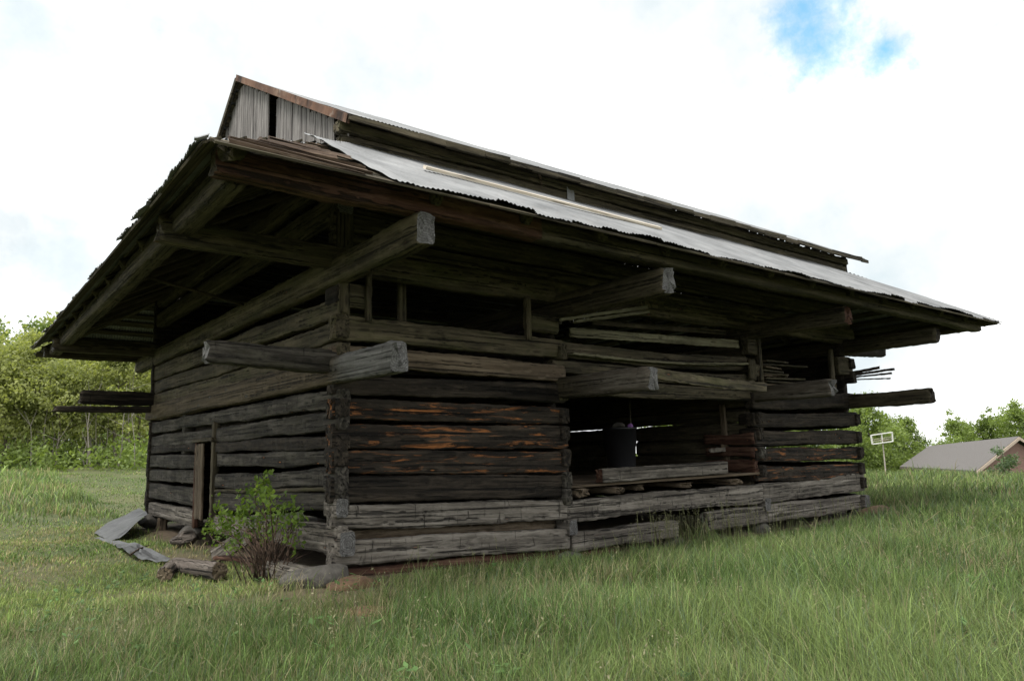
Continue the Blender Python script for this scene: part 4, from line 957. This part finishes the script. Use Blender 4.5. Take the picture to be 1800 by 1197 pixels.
for u, v_, mt in [(.90, .22, 'white'), (.78, .33, 'white'), (.56, .42, 'can'), (.36, .33, 'white')]:
    p = A * (1 - u) + B * u; r_ = R1 * (1 - u) + R2 * u; c = p * (1 - v_) + r_ * v_; mb = MB(); mb.tube([c - np.array([0, 0, .05]), c + np.array([0, 0, .5])], [.13, .13], 8); mb.build('roof_vent', M[mt], roof_)
g0 = R1 * .62 + R2 * .38; mb = MB(); t0 = g0 + np.array([0, 0, .22]); 
slab(mb, [t0 - perp * .9 - ex * .0 + np.array([0, 0, -.05]), g0 - perp * 1.6 + ex * 1.2 + np.array([0, 0, -.62]), g0 + perp * .5 + ex * 1.2 + np.array([0, 0, -.0]), t0 + perp * .8], .1)
slab(mb, [t0 - perp * .9 + np.array([0, 0, -.05]), g0 - perp * 1.6 - ex * 1.2 + np.array([0, 0, -.62]), g0 + perp * .5 - ex * 1.2 + np.array([0, 0, -.0]), t0 + perp * .8], .1); mb.build('cross_gable', M['shingle'], roof_)
# basketball hoop
def hoop():
    d = 46; c = [atd(px, py, d) for px, py in ((1531, 765), (1568, 759.5), (1569.5, 775.5), (1533.5, 780.5))]
    bs = atd(1556.5, 826, d); bs[2] = gz(bs[0], bs[1]); h = thing('basketball_stand', 'white framed see-through basketball backboard on a pole beyond the field', 'basketball hoop', tuple(bs))
    mb = MB()
    for i in range(4): mb.box(c[i], c[(i + 1) % 4], .09, .06)
    mb.box((c[0] + c[1]) / 2, (c[2] + c[3]) / 2, .07, .05); mb.build('backboard_frame', M['white'], h)
    mb = MB(); mb.box((c[0] + c[3]) / 2, (c[1] + c[2]) / 2, .03, .03)
    mb.box(c[0] * .3 + c[3] * .7, c[1] * .3 + c[2] * .7, .03, .04); mb.build('backboard_ribs', M['pole'], h)
    ce = (c[2] + c[3]) / 2; f_ = _n(np.cross(c[1] - c[0], [0, 0, 1.])); f_ = f_ if f_ @ (CAM - ce) > 0 else -f_
    mb = MB(); th = np.linspace(0, 2 * np.pi, 17); ctr = ce + f_ * .35 + np.array([0, 0, .12]); s = _n(np.cross(f_, [0, 0, 1.]))
    mb.tube([ctr + .23 * (math.cos(a) * f_ + math.sin(a) * s) for a in th], .02, 5); mb.build('rim', M['redstone'], h)
    top = ce + np.array([0, 0, -.1]) - f_ * .1; mb = MB(); mb.tube([bs + np.array([0, 0, -.2]), np.array([bs[0], bs[1], top[2]]), ce + np.array([0, 0, .3]) - f_ * .1], [.045, .04, .035], 8); mb.build('pole', M['pole'], h)
hoop()
# sapling in front of the gable
x, y = pos(1762, 44); sp_ = thing('sapling', 'thin blue-green sapling standing in front of the brick gable of the house', 'tree', (x, y, gz(x, y) - .05))
zt = atd(1762, 776, 44)[2]; Hs = zt - gz(x, y); mb = MB(); mb.tube([(x, y, gz(x, y) - .1), (x + .05, y, gz(x, y) + Hs * .5), (x, y, zt)], [.05, .035, .01], 7); cs = []
for i in range(15):
    t_ = rng.uniform(.12, .92); a = rng.uniform(0, 6.28); l = 1.0 * (1 - t_) + .3; p = np.array([x, y, gz(x, y) + Hs * t_]); e = p + np.array([math.cos(a) * l, math.sin(a) * l, .35 * l]); mb.tube([p, e], [.015, .006], 5)
    for j in range(5): cs.append(p + (e - p) * rng.uniform(.4, 1.1))
mb.build('trunk', M['barkfar'], sp_, True); cs = np.array(cs); V_, F_, C_ = leaf_cloud(cs, np.full(len(cs), .16), 26, .09, rng.uniform(.1, .9, len(cs)))
mesh_obj('crown', np_mesh('crown', V_, F_, colors=C_), sp_, [M['leaf_pine']])
